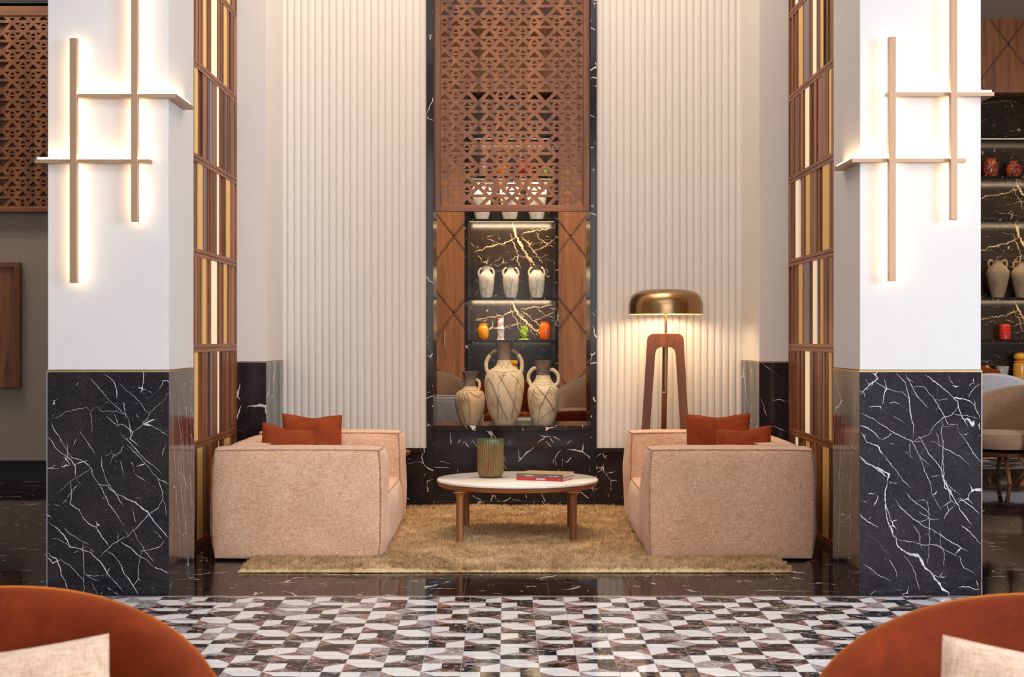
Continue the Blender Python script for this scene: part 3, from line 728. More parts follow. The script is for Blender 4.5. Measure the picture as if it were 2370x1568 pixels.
t = thing('wall_panel', 'framed dark wooden wall panel below the lattice on the far left wall', 'panel', (-5.2, 14.38, 1.5))
px0, px1, pz1, pz0 = X(-110, 14.36), X(49, 14.36), Z(608, 14.36), Z(898, 14.36)
MB().box(px0, px1, 14.34, 14.38, pz0, pz1).build('panel', M['walnut'], t)
fw = 0.05
MB().box(px0, px0 + fw, 14.31, 14.345, pz0, pz1).box(px1 - fw, px1, 14.31, 14.345, pz0, pz1).box(px0 + fw, px1 - fw, 14.31, 14.345, pz0, pz0 + fw).box(px0 + fw, px1 - fw, 14.31, 14.345, pz1 - fw, pz1).build('frame', M['walnut'], t, bevel=.003)

# ================================================================== SLATTED SIDE SCREENS
RZ = [0.05, 0.667, 1.287, 1.905, 2.515, 3.12, 3.735, 4.35, 4.96, 5.6]
# visible slots as photo x of (start, end, kind) measured on the visible part of each screen
c6 = lambda a_: 440 + a_ / 5.227
LA = [(c6(158), c6(205), 'gold'), (c6(256), c6(330), 'cream'), (c6(415), c6(452), 'gold')]
LB = [(c6(58), c6(100), 'gold'), (c6(248), c6(275), 'lilac'), (c6(330), c6(355), 'cream')]
LC = [(c6(105), c6(160), 'gold'), (c6(175), c6(195), 'lilac'), (c6(343), c6(355), 'cream'), (c6(440), c6(490), 'gold')]
r4 = lambda a_: 1800 + a_ / 2.24
RA = [(r4(106), r4(126), 'gold'), (r4(132), r4(160), 'lilac'), (r4(180), r4(198), 'cream'), (r4(218), r4(236), 'gold')]
RB = [(r4(140), r4(160), 'cream'), (r4(262), r4(275), 'gold')]
RC = [(r4(90), r4(106), 'cream'), (r4(143), r4(163), 'gold'), (r4(230), r4(262), 'gold')]
def side_screen(xp, sgn, pats, label, seed):
    """xp: plane of the visible face; sgn=+1 when the face looks to +x"""
    y0, y1 = YPB + 0.0, YR0 - 0.005
    t = thing('slatted_screen', label, 'screen', (xp - sgn * 0.06, (y0 + y1) / 2, 0))
    xa, xb = sorted((xp, xp - sgn * 0.12))
    xm0, xm1 = sorted((xp - sgn * 0.052, xp - sgn * 0.068))
    st = 0.03
    MB().box(xa, xb, y0, y0 + st, 0, 6).box(xa, xb, y1 - st * 0.5, y1, 0, 6).build('stile', M['walnut'], t, bevel=.002)
    rr = MB().box(xa - .002, xb + .002, y0 + st, y1 - st / 2, 0.0, RZ[0])
    for z in RZ[1:]:
        rr.box(xa, xb, y0 + st, y1 - st / 2, z - 0.026, z - 0.002).box(xa, xb, y0 + st, y1 - st / 2, z + 0.002, z + 0.026)
        a2, b2 = sorted((xp - sgn * 0.01, xp - sgn * 0.11)); rr.box(a2, b2, y0 + st, y1 - st / 2, z - 0.003, z + 0.003)
    rr.build('rail', M['walnut_y'], t, bevel=.0015)
    r_ = random.Random(seed)
    for k in range(len(RZ) - 1):
        z0, z1 = RZ[k] + (0.026 if k else 0), RZ[k + 1] - 0.026
        pat = pats[(k) % len(pats)]
        ins_ = sorted((F * abs(xp) / abs(VX - a_), F * abs(xp) / abs(VX - b_), kd) for a_, b_, kd in pat)
        ins_ = [(min(a_, b_), max(a_, b_), kd) for a_, b_, kd in ins_]
        ins_.sort()
        mats = [M['walnut'], M['walnut_dark'], M['walnut_pale']]
        wd = MB(); inl = {}
        y = y0 + st
        spans = []
        for a_, b_, kd in ins_ + [(y1 - st / 2, None, None)]:
            # fill wood boards of varying width and depth up to a_
            while y < a_ - 0.012:
                wv = min(r_.choice([0.022, 0.03, 0.045, 0.06, 0.09]), a_ - y)
                if a_ - (y + wv) < 0.015: wv = a_ - y
                rec = r_.choice([0.0, 0.004, 0.010, 0.018])
                a2, b2 = sorted((xp - sgn * rec, xp - sgn * 0.075))
                wd.box(a2, b2, y, y + wv, z0, z1, r_.choice([0, 0, 1, 2]))
                y += wv
            if kd:
                inl.setdefault(kd, []).append((a_, b_)); y = b_
                a2, b2 = sorted((xp - sgn * 0.001, xp - sgn * 0.075))
                wd.box(a2, b2, b_, b_ + 0.006, z0, z1, 0)
        bd = wd.build('slat_board', mats, t)
        for kd, lst in inl.items():
            nm = {'gold': 'gold_inlay', 'cream': 'lit_inlay', 'lilac': 'dark_inlay'}[kd]
            for a_, b_ in lst:
                rec = 0.0035
                a2, b2 = sorted((xp - sgn * rec, xp - sgn * 0.045))
                q = MB().box(a2, b2, a_, b_, z0, z1).build(nm, M[kd], None, origin=(xp, y0, z0)); q.parent = bd
                O = t['_o']; q.location = (xp - O[0], y0 - O[1], z0 - O[2])
    return t
XS_L, XS_R = X(451, 9.68), X(1927, 9.68)
side_screen(XS_L, 1, [LC, LB, LA, LC, LB, LA], 'slatted walnut screen with gold and cream strips behind the left pillar', 3)
side_screen(XS_R, -1, [RC, RB, RA, RC, RB, RA], 'slatted walnut screen with gold and cream strips behind the right pillar', 8)

# ================================================================== WALL LIGHTS on the pillars
def sconce(label, mirror, x_in, x_out, V1, V2, H1, H2, xc):
    """V: (x0,x1,ztop,zbot) vertical bars; H1 wraps the outer/inner corner"""
    t = thing('wall_light', label, 'wall light', (xc, YP, 2.3))
    for (a_, b_, zt_, zb_) in (V1, V2):
        MB().box(a_, b_, YP - 0.085, YP - 0.045, zb_, zt_).build('vertical_bar', M['bronze'], t, bevel=.0015)
        MB().box(a_ + .008, b_ - .008, YP - 0.0445, YP - 0.041, zb_ + .01, zt_ - .01).build('led_strip', M['led'], t)
    for (a_, b_, z_, wrap) in (H1, H2):
        hb = MB().box(a_, b_, YP - 0.05, YP, z_ - 0.010, z_ + 0.010)
        led = MB().box(a_ + .005, b_ - .005, YP - 0.040, YP - 0.026, z_ + 0.010, z_ + 0.021)
        if wrap:
            xf, sg, ln = wrap                      # pillar face x, direction outward, length along the side
            e0, e1 = sorted((xf, xf + sg * 0.05))
            hb = MB().box(min(a_, e0), max(b_, e1), YP - 0.05, YP, z_ - 0.010, z_ + 0.010)
            hb.box(e0, e1, YP, YP + ln, z_ - 0.010, z_ + 0.010)
            l0, l1 = sorted((xf + sg * 0.026, xf + sg * 0.040))
            led.box(l0, l1, YP - .040, YP + ln - .01, z_ + 0.010, z_ + 0.021)
        hb.build('horizontal_bar', M['bronze'], t)
        led.build('led_strip', M['led'], t)
    return t
yb = YP - 0.085
V = lambda a_, b_, t_, q_: (X(a_, yb), X(b_, yb), Z(t_, yb), Z(q_, yb))
yh = YP - 0.05
sconce('bronze bar wall light glowing on the left pillar', 0, 0, 0, V(161, 177, 88, 655), V(303, 318, -170, 513),
       (X(178, yh), PLX1 + 0.026, Z(221.5, yh), (PLX1, 1, 0.375)), (PLX0 - 0.026, X(347, yh), Z(373, yh), (PLX0, -1, 0.30)), (PLX0 + PLX1) / 2)
sconce('bronze bar wall light glowing on the right pillar', 1, 0, 0, V(2058, 2074, 85, 651), V(2201, 2216, -170, 509),
       (X(2055, yh), PRX1 + 0.026, Z(217.5, yh), (PRX1, 1, 0.375)), (PRX0 - 0.026, X(2236, yh), Z(371, yh), (PRX0, -1, 0.375)), (PRX0 + PRX1) / 2)

# ================================================================== FAR ROOM
s22 = YFAR / F
struct(MB().box(-3, 10, YFAR + 0.5, YFAR + 0.6, 0, 6).build('wall_back', M['walnut_dark']))
def clipline(x0, z0, dx, dz, a0, a1, c0, c1):
    t0, t1 = -1e9, 1e9
    for p_, d_, lo, hi in ((x0, dx, a0, a1), (z0, dz, c0, c1)):
        ta, tb = (lo - p_) / d_, (hi - p_) / d_
        if ta > tb: ta, tb = tb, ta
        t0, t1 = max(t0, ta), min(t1, tb)
    return (t0, t1) if t1 - t0 > 0.03 else None
def wood_wall(name, a0, a1, c0, c1, label=None):
    t = bpy.data.objects.new(name, None)
    b_ = MB().box(a0, a1, YFAR, YFAR + 0.5, c0, c1)
    o = struct(b_.build(name, M['panel']))
    tr = MB(); per_h, per_v = 135 * s22, 178 * s22
    cx, cz = X(1051, YFAR), Z(546, YFAR)
    for sg in (1, -1):
        for k in range(-60, 61):
            xx = cx + k * per_h
            g = clipline(xx, cz, per_h, sg * per_v, a0, a1, c0, c1)
            if g:
                p_ = (xx + g[0] * per_h, YFAR - 0.008, cz + g[0] * sg * per_v); q_ = (xx + g[1] * per_h, YFAR - 0.008, cz + g[1] * sg * per_v)
                tr.bar(p_, q_, 0.022, 0.022)
    tr.build('diagonal_moulding', M['walnut_y'], o)
    return o
AL = [(X(1083, YFAR), X(1285, YFAR)), (X(2268, YFAR), X(2470, YFAR))]
fw = 7.5 * s22
zAT = Z(214, YFAR)
wall_spans = [(-3.0, AL[0][0] - fw), (AL[0][1] + fw, AL[1][0] - fw), (AL[1][1] + fw, 10)]
dr = wood_wall('door_1', wall_spans[0][0], wall_spans[0][1], 0, zAT)
hx = X(1029, YFAR)
hd = MB().tube([(hx, YFAR - 0.06, Z(768, YFAR)), (hx, YFAR - 0.06, Z(803, YFAR))], 0.012).tube([(hx, YFAR - .06, Z(785, YFAR)), (hx, YFAR, Z(785, YFAR))], 0.008)
hd.build('door_handle', M['steel'], dr, smooth=True)
wood_wall('wall_far_centre', wall_spans[1][0], wall_spans[1][1], 0, zAT)
wood_wall('wall_far_right', wall_spans[2][0], wall_spans[2][1], 0, zAT)
wood_wall('wall_far_top', -3, 10, zAT, 6)

SH = [318, 411, 510, 692, 790, 888, 985]
def alcove(a0, a1, label, lit):
    t = thing('display_alcove', label, 'display shelves', ((a0 + a1) / 2, YFAR, 0))
    yk = YFAR + 0.42
    MB().box(a0 - fw, a0, YFAR - 0.02, yk, 0, zAT).box(a1, a1 + fw, YFAR - 0.02, yk, 0, zAT).build('frame', M['marble_back'], t)
    vb = MB().box(a0, a1, yk - 0.02, yk, 0, zAT); zz = lambda py: Z(py, YFAR + .4); xx = lambda px: (a0 + a1) / 2 + (px - 1184) * (YFAR + .4) / F
    k = 0
    for y_top in (512, 695, 412):
        dy = y_top - 695; q = 1.0 if y_top != 512 else 1.5
        for wd, pts in ((.05, [(1184, 697), (1192, 712), (1203, 732), (1218, 745), (1240, 765), (1262, 782)]), (.02, [(1098, 743), (1130, 735), (1165, 730), (1196, 718)]),
                        (.014, [(1180, 714), (1194, 740), (1206, 770)]), (.02, [(1205, 715), (1245, 710), (1285, 705)]), (.014, [(1206, 718), (1240, 745), (1258, 760)]),
                        (.016, [(1235, 742), (1258, 735), (1284, 722)]), (.010, [(1216, 742), (1230, 765), (1238, 784)]), (.010, [(1180, 755), (1200, 748), (1235, 755)]),
                        (.012, [(1243, 712), (1250, 722), (1262, 728), (1284, 735)])):
            P2 = [(min(max(xx(a_), a0 + .004), a1 - .004), zz(y_top + (c_ - 695) * q)) for a_, c_ in pts]
            vein(vb, P2, wd * (0.8 if q > 1 else 0.6), yk - 0.0205, 1, jag=0.01, seed=k); k += 1
    vb.build('back_panel', [M['marble_gold'], M['gold_vein']], t)
    for i, py in enumerate(SH):
        z = Z(py, YFAR)
        sh = MB().box(a0, a1, YFAR - 0.0, yk - 0.02, z - 0.019, z + 0.019).build('shelf', M['marble_back'], t, bevel=.002)
        if i < 3 and (lit or i == 0):
            MB().box(a0 + .02, a1 - .02, YFAR + 0.012, YFAR + 0.022, z - 0.024, z - 0.019).build('shelf_light', M['led_shelf'], t)
        pw = {0: 5, 1: 12, 2: 13, 3: 11, 4: 1}.get(i, 0) * (1.0 if lit else 0.30)
        if pw:
            ar = area('shelf_lamp', ((a0 + a1) / 2, YFAR + 0.02, z - 0.03), ((a0 + a1) / 2, YFAR + 0.26, z - 0.6), (a1 - a0) * .92, 0.02, pw, WARM)
    return t
alcove(AL[0][0], AL[0][1], 'lit black marble display alcove with shelves of jars seen through the niche', True)
alcove(AL[1][0], AL[1][1], 'dim black marble display alcove with shelves of jars right of the right pillar', False)

# ------------------------------------------------------------------ pottery
def amphora(name, label, cat, loc, prof, scale, mats, handles, neck_j, incise=None, group=None, ang=0.0, n=40, flat_handle=1.0):
    """prof: (half width, height) pairs in photo px; scale metres per px"""
    t = thing(name, label, cat, loc, group)
    pr_ = cat_rom([(r_, z_, 0) for r_, z_ in prof], 4)
    pr_ = [(p.x * scale, p.y * scale) for p in pr_]
    top = pr_[-1]
    full = pr_ + [(top[0] * 0.82, top[1] - 0.002), (top[0] * 0.75, top[1] - 0.25 * top[0])]
    zz = prof[neck_j][1] * scale if neck_j is not None else 1e9
    b_ = MB()
    wob = lambda a_, z_: 1 + 0.012 * math.sin(2 * a_ + z_ * 20) + 0.008 * math.sin(3 * a_ + 1)
    b_.lathe(full, loc, n, wob, mfun=lambda j: 1 if full[min(j, len(full) - 1)][1] >= zz - 1e-6 else 0)
    def rad(z_):
        for (r0, z0), (r1, z1) in zip(pr_, pr_[1:]):
            if z0 <= z_ <= z1 and z1 > z0: return r0 + (r1 - r0) * (z_ - z0) / (z1 - z0)
        return pr_[0][0]
    for ln in (incise or []):
        wd_, pts = ln
        pp = []
        for i in range(len(pts) - 1):
            for k in range(6):
                u = k / 6; pp.append((pts[i][0] + (pts[i + 1][0] - pts[i][0]) * u, pts[i][1] + (pts[i + 1][1] - pts[i][1]) * u))
        pp.append(pts[-1]); q = []
        for u, v in pp:                      # u: px from axis as seen, v: px above base
            R_ = rad(v * scale); s_ = max(-0.99, min(0.99, u * scale / R_)); a_ = -PI / 2 + math.asin(s_)
            rr_ = (R_ * wob(a_, v * scale) + 0.0002)
            q.append((loc[0] + rr_ * math.cos(a_), loc[1] + rr_ * math.sin(a_), loc[2] + v * scale))
        b_.tube(q, wd_, 5, 2)
    b_.build('body', mats, t, smooth=True, angle=60)
    for hp in handles:
        pts, rh, dk = hp
        q = cat_rom([(loc[0] + (p[0] * math.cos(ang)) * scale, loc[1] + (p[0] * math.sin(ang) + (p[2] if len(p) > 2 else 0)) * scale, loc[2] + p[1] * scale) for p in pts], 6)
        MB().tube(q, rh * scale, 8, mfun=lambda i: 1 if i < dk else 0).build('handle', mats, t, smooth=True)
    return t
YJ = 12.32; sj = YJ / F; zj = zc
CL = [M['clay'], M['clay_dark'], M['incised']]
W1 = 0.0016
amphora('clay_jug', 'tall pale clay jug with brown neck and two handles, centre of the niche counter', 'jug', (X(1167, YJ), YJ, zj),
        [(25, 0), (31, 12), (37, 28), (43, 55), (46, 86), (44, 108), (38, 121), (25, 129), (18, 137), (16.5, 147), (16, 165), (17.5, 178), (20.5, 188)], sj, CL,
        [([(15, 168), (26, 164), (37, 152), (41, 138), (40, 124), (36, 117)], 4.6, 9), ([(-15, 168), (-26, 164), (-38, 150), (-42, 136), (-40, 122), (-36, 117)], 4.6, 9)], 9,
        [(W1, [(-37, 105), (-29, 92), (-17, 60), (-5, 32), (6, 8)]), (W1, [(-35, 106), (-26, 90), (-15, 62), (-2, 32), (9, 8)]), (W1, [(-37, 105), (-42, 80), (-38, 50)]),
         (W1, [(-17, 119), (4, 82), (20, 50), (33, 12)]), (W1, [(-14, 118), (7, 82), (23, 50), (35, 12)]), (W1, [(-12, 88), (-16, 60), (-16, 10)]), (W1, [(-10, 70), (-14, 50), (-13, 10)]),
         (W1, [(30, 104), (26, 82), (22, 50), (16, 12)]), (W1, [(32, 104), (28, 70), (24, 45), (18, 12)]), (W1, [(5, 119), (-8, 100), (-16, 90)]), (W1, [(14, 116), (30, 104), (40, 85), (44, 60)]),
         (W1, [(0, 118), (-6, 108)]), (W1, [(-8, 119), (0, 110)]), (W1, [(-30, 122), (0, 119), (34, 122)]), (W1, [(-12, 139), (-6, 130), (-2, 139), (6, 128), (10, 140)])])
amphora('clay_jug', 'small ochre clay jug with brown neck, left of the tall jug on the counter', 'jug', (X(1088, YJ), YJ + .02, zj),
        [(22, 0), (27, 12), (32, 28), (36, 50), (35.5, 62), (30, 73), (19, 79), (15, 86), (13.5, 98), (14.5, 108), (19.5, 118), (20, 120)], sj,
        [M['clay_orange'], M['clay_dark'], M['incised']],
        [([(12, 102, -2), (20, 98, -6), (22, 88, -10), (19, 74, -14), (19, 68, -22)], 3.6, 2), ([(-13, 102), (-20, 96), (-21, 88), (-19, 78), (-20, 74)], 3.4, 24)], 7,
        [(W1, [(-27, 74), (-26, 50), (-17, 20), (-11, 2)]), (W1, [(-24, 74), (-22, 50), (-14, 20), (-9, 2)]), (W1, [(-6, 74), (0, 50), (1, 20), (0, 2)]), (W1, [(-9, 74), (-4, 55), (0, 30)]),
         (W1, [(-17, 72), (-6, 50), (-10, 60), (-16, 48), (-19, 60)]), (W1, [(-8, 72), (-20, 52)]), (W1, [(-4, 75), (10, 66), (22, 64), (28, 68)]), (W1, [(0, 75), (12, 63), (24, 61)]), (W1, [(-20, 76), (0, 77), (16, 76)])])
amphora('clay_jug', 'pale clay jug with crossed incised lines, right of the tall jug on the counter', 'jug', (X(1257, YJ), YJ, zj),
        [(24, 0), (28, 10), (32, 26), (36.5, 52), (36.5, 76), (31, 87), (25, 93), (19.5, 100), (15.5, 112), (15.5, 122), (18, 135), (21.5, 146)], sj, CL,
        [([(13, 124), (22, 124), (32, 116), (36, 104), (33, 92), (26, 88)], 4.4, 0), ([(-11, 128), (-22, 127), (-32, 116), (-34, 104), (-30, 92), (-26, 88)], 4.4, 0)], 8,
        [(W1, [(-18, 88), (4, 62), (18, 42), (26, 22)]), (W1, [(-15, 88), (6, 62), (20, 42), (28, 26)]), (W1, [(19, 88), (5, 62), (-8, 35), (-12, 10)]), (W1, [(16, 86), (2, 60), (-10, 35)]),
         (W1, [(-19, 84), (-30, 50), (-22, 20)]), (W1, [(20, 84), (31, 66), (31, 40), (5, 22), (-12, 4)]), (W1, [(-30, 76), (-20, 64), (-12, 56)]), (W1, [(-24, 78), (-14, 68)]), (W1, [(10, 78), (20, 66)]),
         (W1, [(14, 80), (26, 66)]), (W1, [(-22, 96), (0, 94), (22, 96)]), (W1, [(-26, 92), (0, 89), (26, 92)]), (W1, [(-15, 114), (0, 112), (16, 114)])])

# jars on the far shelves
YS = YFAR + 0.17; ss = YS / F
def on_shelf(py): return Z(py, YFAR) + 0.019
AMP = [(13, 0), (16, 14), (18.5, 34), (19, 44), (16.5, 53), (11, 60), (8, 64), (8, 70), (10, 75)]
AH = [([(7, 69), (13, 69), (17.5, 62), (18, 54), (15.5, 49)], 2.3, 3), ([(-7, 69), (-13, 69), (-17.5, 62), (-18, 54), (-15.5, 49)], 2.3, 3)]
CW = [M['clay_white'], M['clay_dark'], M['incised']]
CWW = [M['clay_white'], M['clay_white'], M['incised']]
inc = [(0.0022, [(-4, 48), (3, 25), (-4, 3)]), (0.0022, [(5, 45), (-2, 20), (2, 3)])]
amphora('amphora', 'chalk-white two-handled amphora, leftmost of three below the lattice', 'vase', (X(1125.5, YS), YS, on_shelf(692)), AMP, ss * .98, CWW, AH, 7, inc, 'amphorae on the middle shelf')
amphora('amphora', 'cream two-handled amphora with smoky rim, middle of three below the lattice', 'vase', (X(1182, YS), YS, on_shelf(692)), AMP, ss * .99, CW, AH, 7, inc, 'amphorae on the middle shelf')
amphora('amphora', 'cream two-handled amphora with dark neck, rightmost of three below the lattice', 'vase', (X(1242, YS), YS, on_shelf(692)), AMP, ss, CW, AH, 6, inc, 'amphorae on the middle shelf')
amphora('amphora', 'large pale amphora, leftmost of three half hidden by the lattice', 'vase', (X(1115, YS), YS, on_shelf(510)), AMP, ss * 1.12, CWW, AH, 7, None, 'amphorae behind the lattice')
amphora('amphora', 'large pale amphora, middle of three half hidden by the lattice', 'vase', (X(1180, YS), YS, on_shelf(510)), AMP, ss * 1.12, CWW, AH, 7, None, 'amphorae behind the lattice')
amphora('amphora', 'large pale amphora, rightmost of three half hidden by the lattice', 'vase', (X(1242, YS), YS, on_shelf(510)), AMP, ss * 1.14, CWW, AH, 7, None, 'amphorae behind the lattice')
CB = [M['clay_brown'], M['clay_brown'], M['incised']]
AMP2 = [(13, 0), (18, 20), (24, 46), (24, 56), (19, 64), (13, 70), (10, 76), (11, 80)]
AH2 = [([(9, 78), (16, 80), (20, 74), (18, 64)], 2.6, 0), ([(-9, 78), (-16, 80), (-20, 74), (-18, 64)], 2.6, 0)]
amphora('amphora', 'brown clay amphora fully visible on the shelf right of the right pillar', 'vase', (X(2309, YS), YS, on_shelf(692)), AMP2, ss * 1.08, CB, AH2, None)
amphora('amphora', 'brown clay amphora cut by the right edge of the picture', 'vase', (X(2366, YS), YS, on_shelf(692)), AMP2, ss * 1.04, CB, AH2, None)

def pot(name, label, cat, px, py, prof, mat, rib=0, group=None, n=32, ridges=0):
    loc = (X(px, YS), YS, on_shelf(py))
    pr_ = cat_rom([(a_, c_, 0) for a_, c_ in prof], 8)
    hgt = prof[-1][1]
    pr2 = []
    for p in pr_:
        k = 1 + (0.035 * math.sin(p.y * rib) if rib else 0)
        pr2.append((p.x * ss * k, p.y * ss))
    tp = pr2[-1]; pr2 += [(tp[0] * 0.85, tp[1]), (tp[0] * 0.8, tp[1] - 0.03)]
    b_ = MB().lathe([(r_, z_ ) for r_, z_ in pr2], loc, n)
    o = b_.build(name, mat, None, smooth=True, origin=loc, angle=70)
    return tag(o, label, cat, group)
pot('ceramic_jar', 'orange ribbed ceramic jar, left end of the shelf of small vessels', 'jar', 1118, 790, [(8, 0), (11.5, 6), (13, 16), (12, 26), (9, 33), (9.5, 38)], M['glaze_orange'], 2.3)
pot('glass_vase', 'tall marbled grey glass vase between the orange jar and green goblet', 'vase', 1159, 790, [(9.5, 0), (8, 4), (8, 20), (9, 26), (7, 30), (7, 48), (8, 52)], M['glass_marbled'])
pot('glass_goblet', 'green glass goblet with wide foot on the lit shelf', 'glass', 1213.5, 790, [(14, 0), (13, 1.5), (7, 4), (9.5, 8), (10, 18), (9, 27), (9.5, 33)], M['glass_green'])
pot('ceramic_jar', 'red-orange ribbed ceramic jar, right end of the shelf of small vessels', 'jar', 1261, 790, [(9, 0), (11.5, 6), (12.5, 18), (12, 30), (9.5, 38), (10, 42)], M['glaze_red'], 2.3)
pot('ceramic_jar', 'ochre jar half hidden behind the lattice', 'jar', 1162, 411, [(8, 0), (12, 8), (12, 20), (8, 30)], M['glaze_orange'], 2.0)
pot('ceramic_jar', 'bright red jar glimpsed behind the lattice', 'jar', 1213, 411, [(9, 0), (14, 10), (15, 24), (11, 34), (12, 40)], M['glaze_deep'])
pot('ceramic_jar', 'white jar glimpsed behind the lattice, left side', 'jar', 1118, 411, [(7, 0), (9, 10), (8, 28), (6, 38), (8, 44)], M['clay_white'])
pot('glass_vase', 'green glass vase glimpsed behind the lattice, right side', 'vase', 1262, 411, [(9, 0), (10, 10), (8, 22), (10, 28)], M['glass_green'])
pot('glass_jar', 'amber glass jar glimpsed through the handle of the tall jug', 'jar', 1190, 888, [(8, 0), (9, 20), (8, 34), (4, 37), (9, 42), (8, 50)], M['glass_amber'])
pot('ceramic_pot', 'mottled red squat pot beside the right pillar on the top shelf', 'pot', 2292, 411, [(14, 0), (17, 12), (17, 28), (12, 38), (14, 44)], M['glaze_mottled'])
pot('ceramic_pot', 'mottled red squat pot on the top shelf nearest the right picture edge', 'pot', 2346, 411, [(12, 0), (17, 12), (15, 26), (8, 32), (11, 38)], M['glaze_mottled'])
ck = X(2326, YS); zk = on_shelf(790)
b_ = MB().lathe([(0.062, 0), (0.072, 0.01), (0.072, 0.21), (0.062, 0.225), (0.055, 0.225), (0.05, 0.2)], (ck, YS, zk), 28)
for i in range(5):
    for j in range(10):
        a_ = 2 * PI * (j + 0.5 * (i % 2)) / 10; b_.lathe([(0.012, -0.01), (0.010, 0.004), (0.004, 0.010)], (ck + 0.07 * math.cos(a_), YS + 0.07 * math.sin(a_), zk + 0.03 + i * 0.042), 8)
tag(b_.build('knobbed_pot', M['glaze_deep'], None, smooth=True, origin=(ck, YS, zk)), 'glossy red knobbed cylindrical pot on the shelf above the beige chairs', 'pot')
pot('wooden_mill', 'tall turned amber pot with ball lid at the right picture edge', 'pot', 2363, 888, [(17, 0), (18, 18), (17, 40), (14, 44), (17, 47), (9, 50), (16, 54), (14, 64), (4, 68)], M['glass_amber'])
pot('glass_jar', 'small amber glass jar low on the shelf beside the right pillar', 'jar', 2284, 888, [(10, 0), (9, 12), (6, 22), (8, 30), (4, 38)], M['glass_amber'])
pot('glass_pitcher', 'small dark glass bowl behind the pale chair at right', 'bowl', 2320, 888, [(9, 0), (12, 10), (13, 20), (15, 36)], M['glass_marbled'])

# ================================================================== SEATING
def soft_pt(p, c, h_, bulge, edge, seed):
    prf = lambda u: 1 - abs(u) ** 3.0
    q = Vector((c[k] + p[k] * h_[k] for k in range(3)))
    base = q.copy()
    for k in range(3):
        u, v = p[(k + 1) % 3], p[(k + 2) % 3]
        wgt = bulge * prf(u) ** 0.6 * prf(v) ** 0.6 * (1 + 0.5 * mnoise.noise(Vector((base.x * 4 + seed, base.y * 4, base.z * 4)))) + edge * max(prf(u), prf(v))
        if edge: wgt += 0.0035 * mnoise.noise(Vector((base.x * 16, base.y * 16 + seed, base.z * 16))) * max(prf(u), prf(v))
        if k == 2: wgt *= 0.35 if p[2] > 0 else 0.2
        q[k] += math.copysign(abs(p[k]) ** 8, p[k]) * wgt
    return q
def soft_block(b_, x0, x1, y0, y1, z0, z1, bulge=0.02, n=14, mi=0, seed=0, edge=0.013):
    c = ((x0 + x1) / 2, (y0 + y1) / 2, (z0 + z1) / 2); h_ = ((x1 - x0) / 2, (y1 - y0) / 2, (z1 - z0) / 2)
    for ax in range(3):
        for sg in (-1, 1):
            u_ax, v_ax = (ax + 1) % 3, (ax + 2) % 3
            def fn(i, j):
                u, v = 2 * i - 1, 2 * j - 1
                u = math.copysign(1 - (1 - abs(u)) ** 1.5, u); v = math.copysign(1 - (1 - abs(v)) ** 1.5, v)
                p = [0, 0, 0]; p[u_ax] = u; p[v_ax] = v; p[ax] = sg
                return soft_pt(p, c, h_, bulge, edge, seed)
            b_.grid(fn, n, n, mi)
            if sg < 0:
                nf = n * n; b_.f[-nf:] = [tuple(reversed(f)) for f in b_.f[-nf:]]
    return b_
def piping(b_, x0, x1, y0, y1, z0, z1, r=0.0055, bottom=False, verts=True, seed=1, edge=0.013):
    c = ((x0 + x1) / 2, (y0 + y1) / 2, (z0 + z1) / 2); h_ = ((x1 - x0) / 2, (y1 - y0) / 2, (z1 - z0) / 2)
    def line(f):
        b_.tube([soft_pt(f(-1 + 2 * i / 30), c, h_, 0, edge, seed) for i in range(31)], r, 6)
    for s_ in (-1, 1):
        line(lambda t: (t, s_, 1)); line(lambda t: (s_, t, 1))
    if verts:
        for a_ in (-1, 1):
            for d_ in (-1, 1): line(lambda t: (a_, d_, t))

